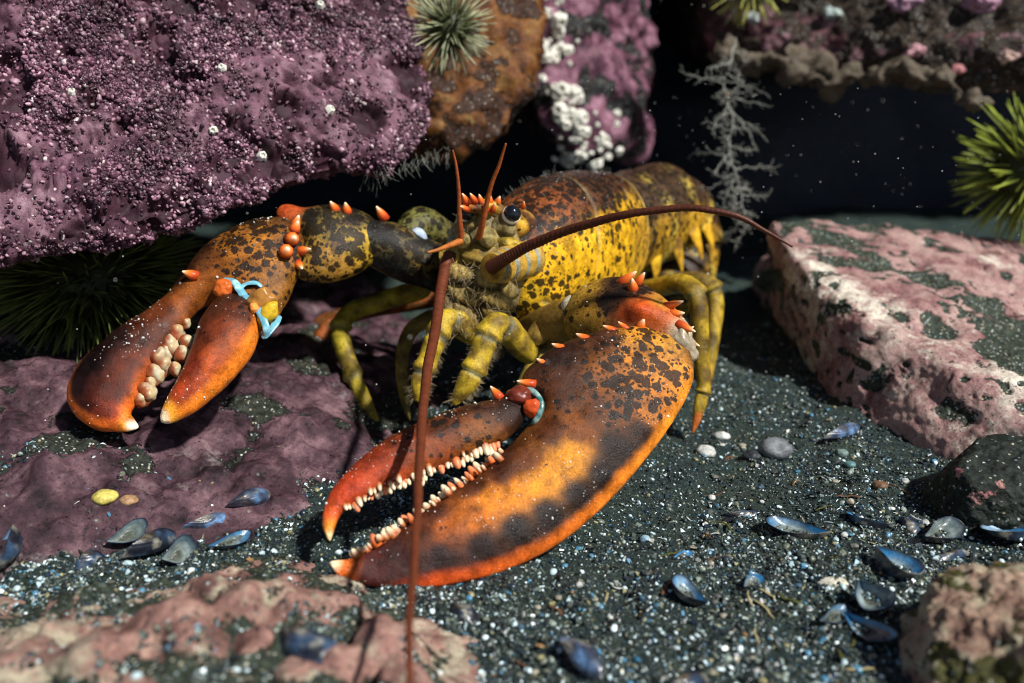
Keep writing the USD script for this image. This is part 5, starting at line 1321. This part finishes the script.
# shell grit: tens of thousands of chips
def chip(seed):
    rg = np.random.default_rng(seed); k = rg.integers(5, 8)
    a = np.sort(rg.uniform(0, 2 * PI, k)); r = rg.uniform(.55, 1.0, k)
    el = rg.uniform(.35, 1)
    b = np.stack([np.cos(a) * r, np.sin(a) * r * el, np.zeros(k)], -1); th_ = rg.uniform(.16, .5)
    pts = np.vstack([b, b * rg.uniform(.7, .95) + [0, 0, th_]])
    m = trimesh.convex.convex_hull(pts)
    return np.array(m.vertices), np.array(m.faces)
def grain(seed):
    v, f = ball([0, 0, 0], (1, .8, .65), 1); v = v * (1 + .5 * (noise(v, 1.7, seed) - .5))[:, None]
    return v, f
def sliver(seed):
    rg = np.random.default_rng(seed)
    v, f = tube(np.array([[-1.9, 0, 0], [-.8, .12, .05], [.8, -.1, .05], [1.9, .1, 0]]), [.08, .2, .2, .07], 5)
    return v, f
gi = UsdGeom.PointInstancer.Define(stage, '/World/shell_grit')
tag(gi.GetPrim(), 'grey, white and blue shell grit covering the sea floor', 'shell grit', kind='stuff')
protos = [chip(i) for i in range(7)] + [grain(i) for i in range(4)] + [sliver(1)]
UsdGeom.Scope.Define(stage, '/World/shell_grit/pieces')
for k, (v, f) in enumerate(protos):
    pth = '/World/shell_grit/pieces/grain' + ('' if k == 0 else '_%03d' % k)
    usdkit.mesh(stage, pth, (v, f), MAT['grit'], smooth=35)
    gi.CreatePrototypesRel().AddTarget(pth)
rng = np.random.default_rng(29)
fq, fs_ = [], []
for mid, ex, W, D in FILL:
    L = np.linalg.norm(ex); ex = ex / L; ey = np.array([-ex[1], ex[0], 0])
    for _ in range(int(26 + 900 * W)):
        a, r = rng.uniform(0, 2 * PI), math.sqrt(rng.random()) * .62
        fq.append(mid + ex * L * .5 * r * math.cos(a) + ey * W * .5 * r * math.sin(a) * .8 + [0, 0, D * (.28 + .45 * r * r)]); fs_.append(rng.uniform(.0004, .0011))
N = 64000
px = np.concatenate([rng.uniform(380, 1060, 105000), rng.uniform(-20, 460, 36000)]); py = np.concatenate([rng.uniform(320, 720, 105000), rng.uniform(440, 700, 36000)])
q = Gz(px, py, 0.0)
for _ in range(5):
    z = top_z(q[:, 0], q[:, 1]); q = Gz(px, py, z)
z = top_z(q[:, 0], q[:, 1])
onm = (np.maximum(mound_z(q[:, 0], q[:, 1]), slab_z(q[:, 0], q[:, 1])) > floor_z(q[:, 0], q[:, 1]) + .001)
clump = fbm(q, 60, 3, 431)
big = fbm(q, 16, 3, 433)
keep = np.where(onm, clump < .44, rng.random(len(q)) < .52 + .9 * sstep(.40, .56, big + .35 * (clump - .5)))
q, z, clump = q[keep], z[keep], clump[keep]
n = len(q); size = np.exp(rng.normal(math.log(.00058), .55, n)) * (1 + .8 * (rng.random(n) < .04)); size = np.minimum(size, .0021)
kind = rng.choice(len(protos), n, p=np.array([1.5] * 7 + [.8] * 4 + [.8]) / (10.5 + 3.2 + .8))
q = np.stack([q[:, 0], q[:, 1], z + size * .15], -1)
q = np.vstack([q, np.array(fq)]); size = np.concatenate([size, fs_]); kind = np.concatenate([kind, rng.choice(len(protos), len(fs_))]); n = len(q)
ang = rng.normal(0, .45, (n, 2)); yaw = rng.uniform(0, 2 * PI, n)
def quat(ax, a):
    return np.concatenate([np.cos(a / 2)[:, None], np.sin(a / 2)[:, None] * np.asarray(ax, float)], 1)
def qm(a, b):
    w1, x1, y1, z1 = a.T; w2, x2, y2, z2 = b.T
    return np.stack([w1 * w2 - x1 * x2 - y1 * y2 - z1 * z2, w1 * x2 + x1 * w2 + y1 * z2 - z1 * y2, w1 * y2 - x1 * z2 + y1 * w2 + z1 * x2, w1 * z2 + x1 * y2 - y1 * x2 + z1 * w2], 1)
Q = qm(qm(quat([1, 0, 0], ang[:, 0]), quat([0, 1, 0], ang[:, 1])), quat([0, 0, 1], yaw))
gi.CreatePositionsAttr(Vt.Vec3fArray.FromNumpy(q.astype(np.float32)))
gi.CreateProtoIndicesAttr(Vt.IntArray.FromNumpy(kind.astype(np.int32)))
gi.CreateScalesAttr(Vt.Vec3fArray.FromNumpy(np.repeat(size[:, None], 3, 1).astype(np.float32)))
gi.CreateOrientationsAttr(Vt.QuathArray([Gf.Quath(float(a), float(b), float(c), float(d)) for a, b, c, d in Q]))

# ------------------------------------------------------------------ growths on the rocks
def on_rock(vf, px, py):
    """The nearest surface point of a rock seen at a pixel, and its normal."""
    v, f = vf
    d = ray(px, py)
    rel = v - C; dep = rel @ FW
    ok = dep > .05
    sx = rel @ RX / np.where(ok, dep, 1) * FPX + 512; sy = 341.5 - rel @ UP / np.where(ok, dep, 1) * FPX
    dd = np.hypot(sx - px, sy - py); dd[~ok] = 1e9
    near = np.where(dd < max(3.0, dd.min() + .5))[0]
    k = near[np.argmin(dep[near])]
    return P(px, py, dep[k]), k
def rock_n(vf):
    return vnormals(*vf)
BN = rock_n(BARN); rng = np.random.default_rng(31)
def barnacle(c, nrm, r, label, group, seed):
    x = np.cross(nrm, [.2, .1, 1.0]); x /= np.linalg.norm(x); y = np.cross(nrm, x)
    n_ = 14; a = np.arange(n_) / n_ * 2 * PI
    prof = [(1.0, -.2), (.95, .1), (.62, .75), (.42, .8), (.30, .35), (.02, .3)]
    rg = np.random.default_rng(seed); rib = 1 + .13 * np.cos(a * 6 + rg.uniform(0, 6)) + rg.normal(0, .04, n_)
    v = np.concatenate([c + r * p * (np.cos(a) * rib)[:, None] * x + r * p * (np.sin(a) * rib)[:, None] * y + r * h * nrm for p, h in prof])
    i, j = np.meshgrid(np.arange(len(prof) - 1), np.arange(n_), indexing='ij')
    q0, q1, q2, q3 = i * n_ + j, i * n_ + (j + 1) % n_, (i + 1) * n_ + (j + 1) % n_, (i + 1) * n_ + j
    f = np.vstack([np.stack([q0, q1, q2], -1).reshape(-1, 3), np.stack([q0, q2, q3], -1).reshape(-1, 3)])
    tag(put('barnacle', v, f, MAT['barnacle'], smooth=40), label, 'barnacle', group)
cnt = 0
while cnt < 130:
    t_ = rng.random()
    px, py = 588 - 40 * t_ + rng.normal(0, 11) - 8, 168 * (1 - t_) * 1.0 - 5
    if rng.random() < .3:
        px, py = rng.uniform(550, 620), rng.uniform(110, 160)
    c, k = on_rock(BARN, px, py)
    barnacle(c, BN[k], min(.0022 * math.exp(rng.exponential(.55)), .0085), 'white barnacle crowded on the rock face behind the lobster', 'white barnacles behind the lobster', 500 + cnt)
    cnt += 1
BON = rock_n(BOULDER)
for k_, (px, py, r, lab) in enumerate(((213, 130, .0030, 'pale barnacle low in the middle of the purple boulder'), (262, 156, .0034, 'greenish white barnacle nearest the lower edge of the purple boulder'), (330, 110, .0032, 'white barnacle near the right end of the purple boulder'),
                                       (222, 68, .0028, 'pale green barnacle halfway up the purple boulder'), (72, 92, .0026, 'blurred green barnacle on the left of the purple boulder'), (320, 5, .0032, 'white barnacle at the top edge on the purple boulder'))):
    c, k = on_rock(BOULDER, px, py)
    barnacle(c, BON[k], r, lab, None, 600 + k_)
# pink and pale growths on the shelf
SN = rock_n(SHELF)
for k_, (px, py, r, col, lab) in enumerate(((915, 52, .0075, (.5, .26, .28), 'pink rounded growth under the middle of the shelf'), (958, 70, .0055, (.5, .2, .2), 'small pink growth above the shelf lip'), (1007, 57, .0075, (.52, .34, .28), 'pale pink growth at the right of the shelf'),
                                           (832, 14, .0070, (.42, .5, .46), 'pale green round growth high on the shelf'), (752, 18, .0070, (.45, .5, .48), 'pale round growth below the top urchin'), (905, 2, .012, (.42, .24, .32), 'mauve growth at the top edge of the shelf'), (980, 3, .012, (.42, .22, .3), 'mauve growth in the upper right corner'))):
    c, k = on_rock(SHELF, px, py)
    v, f = ball(c, (r * 1.2, r, r * .8), 4); v = v + (v - c) * ((fbm(v, 1.1 / r, 4, 650 + k_) - .5) * 1.7)[:, None]
    tag(put('coralline_growth', v, f, MAT['pebble'], pigment=lerp(col, np.array(col) * .5, fbm(v, 200, 3, k_))), lab, 'coralline growth')
# beige sponge along the lip
q = spline(np.array([list(P(a, b, d)) + [r] for a, b, d, r in ((722, 48, .93, .016), (760, 66, .90, .015), (800, 72, .875, .016), (850, 76, .85, .011), (900, 74, .82, .010), (945, 88, .79, .008), (985, 102, .765, .006))]), 120)
sx = np.linspace(0, 1, 120)[:, None] * [11, 0, 0]
q[:, 2] += (fbm(sx, 1.0, 3, 662) - .5) * .022; q[:, 3] *= .35 + 1.3 * fbm(sx * 1.4, 1.0, 3, 663)
v, f = tube(q[:, :3], q[:, 3], 60, .75)
nn = vnormals(v, f); v = v + nn * ((fbm(v, 70, 6, 661) - .5) * .036)[:, None]
tag(put('encrusting_sponge', v, f, MAT['sponge']), 'beige lumpy sponge along the lower lip of the rock shelf', 'sponge')
# feathery hydroid
stem = PP([(735, 38, .80), (728, 80, .80), (733, 110, .795), (731, 150, .79), (738, 190, .785), (748, 230, .78)])
hy = thing('hydroid', stem[0], 'pale feathery hydroid hanging below the left end of the rock shelf', 'hydroid')
rng = np.random.default_rng(37)
q = spline(stem, 60); q = q + (np.stack([fbm(q, 40, 3, 91), fbm(q, 40, 3, 92), q[:, 0] * 0 + .5], -1) - .5) * .016; v, f = tube(q, np.linspace(.0008, .0003, 60), 6); put('stem', v, f, MAT['hydroid'], hy)
for k in range(46):
    u = 3 + k * 1.2; b0 = q[int(u)]; sgn = 1 if rng.random() < .5 else -1
    L = .040 * (1 - .5 * abs(k - 14) / 32) * rng.uniform(.35, 1.25)
    d = RX * sgn * rng.uniform(.35, 1.0) + np.array([0, rng.uniform(-.9, .7), 0]) + np.array([0, 0, rng.uniform(-1.0, .35)]); d /= np.linalg.norm(d)
    tt = np.linspace(0, 1, 14)[:, None]
    br = b0 + d * L * tt + np.array([rng.normal(0, .006), 0, rng.uniform(-.016, .006)]) * tt ** 2 + rng.normal(0, .0006, (14, 3))
    bits = [tube(br, np.linspace(.00055, .0002, 14), 5)]
    for m in range(2, 14):
        if rng.random() < .2:
            continue
        s2 = 1 if m % 2 else -1
        e_ = np.cross(d, [0, 1.0, .2]) * s2 + d * .9 + rng.normal(0, .4, 3); e_ /= np.linalg.norm(e_)
        l2 = rng.uniform(.002, .0085)
        bits.append(tube(np.array([br[m], br[m] + e_ * l2 * .5 + rng.normal(0, .0004, 3), br[m] + e_ * l2]), [.00028, .00022, .00030], 4))
    v, f, _ = join(bits); put('branch', v, f, MAT['hydroid'], hy)
v, f = ball(q[18] + [0, -.003, 0], .0042, 2); put('pod', v, f, MAT['sponge'], hy)
# thin fuzz along the underside of the boulder and brown rock
rng = np.random.default_rng(41); bits = []
for k in range(75):
    src = BOULDER
    px = rng.uniform(360, 450) if src is BOULDER else rng.uniform(430, 530)
    py = (150 + (450 - px) * .30) + rng.normal(0, 3) if src is BOULDER else 158 + rng.normal(0, 8)
    c, _k = on_rock(src, px, py)
    d = np.array([rng.normal(0, .5), rng.normal(-.2, .3), -1]); d /= np.linalg.norm(d); L = rng.uniform(.003, .012)
    t_ = np.array([0, .5, 1.0])[:, None]
    bits.append(tube(c + d * L * t_ + np.array([rng.normal(0, .002), 0, 0]) * t_ ** 2, [.00012, .00010, .00006], 3))
v, f, _ = join(bits)
tag(put('hydroid_fuzz', v, f, MAT['hydroid']), 'fine pale fuzz hanging from the rocks above the lobster head', 'hydroid fuzz', kind='stuff')
# specks drifting in the water
rng = np.random.default_rng(43); bits = []
for k in range(620):
    d = rng.uniform(.30, 1.2); px, py = rng.uniform(-20, 1044), rng.uniform(-20, 520)
    if k > 330:
        px, py, d = rng.uniform(560, 1040), rng.uniform(80, 260), rng.uniform(.5, 1.1)
    c = P(px, py, d)
    bits.append((c + s0[0] * rng.uniform(.00018, .00042), s0[1]))
v, f, _ = join(bits)
tag(put('marine_snow', v, f, MAT['silt']), 'tiny pale specks drifting in the water', 'particles', kind='stuff')
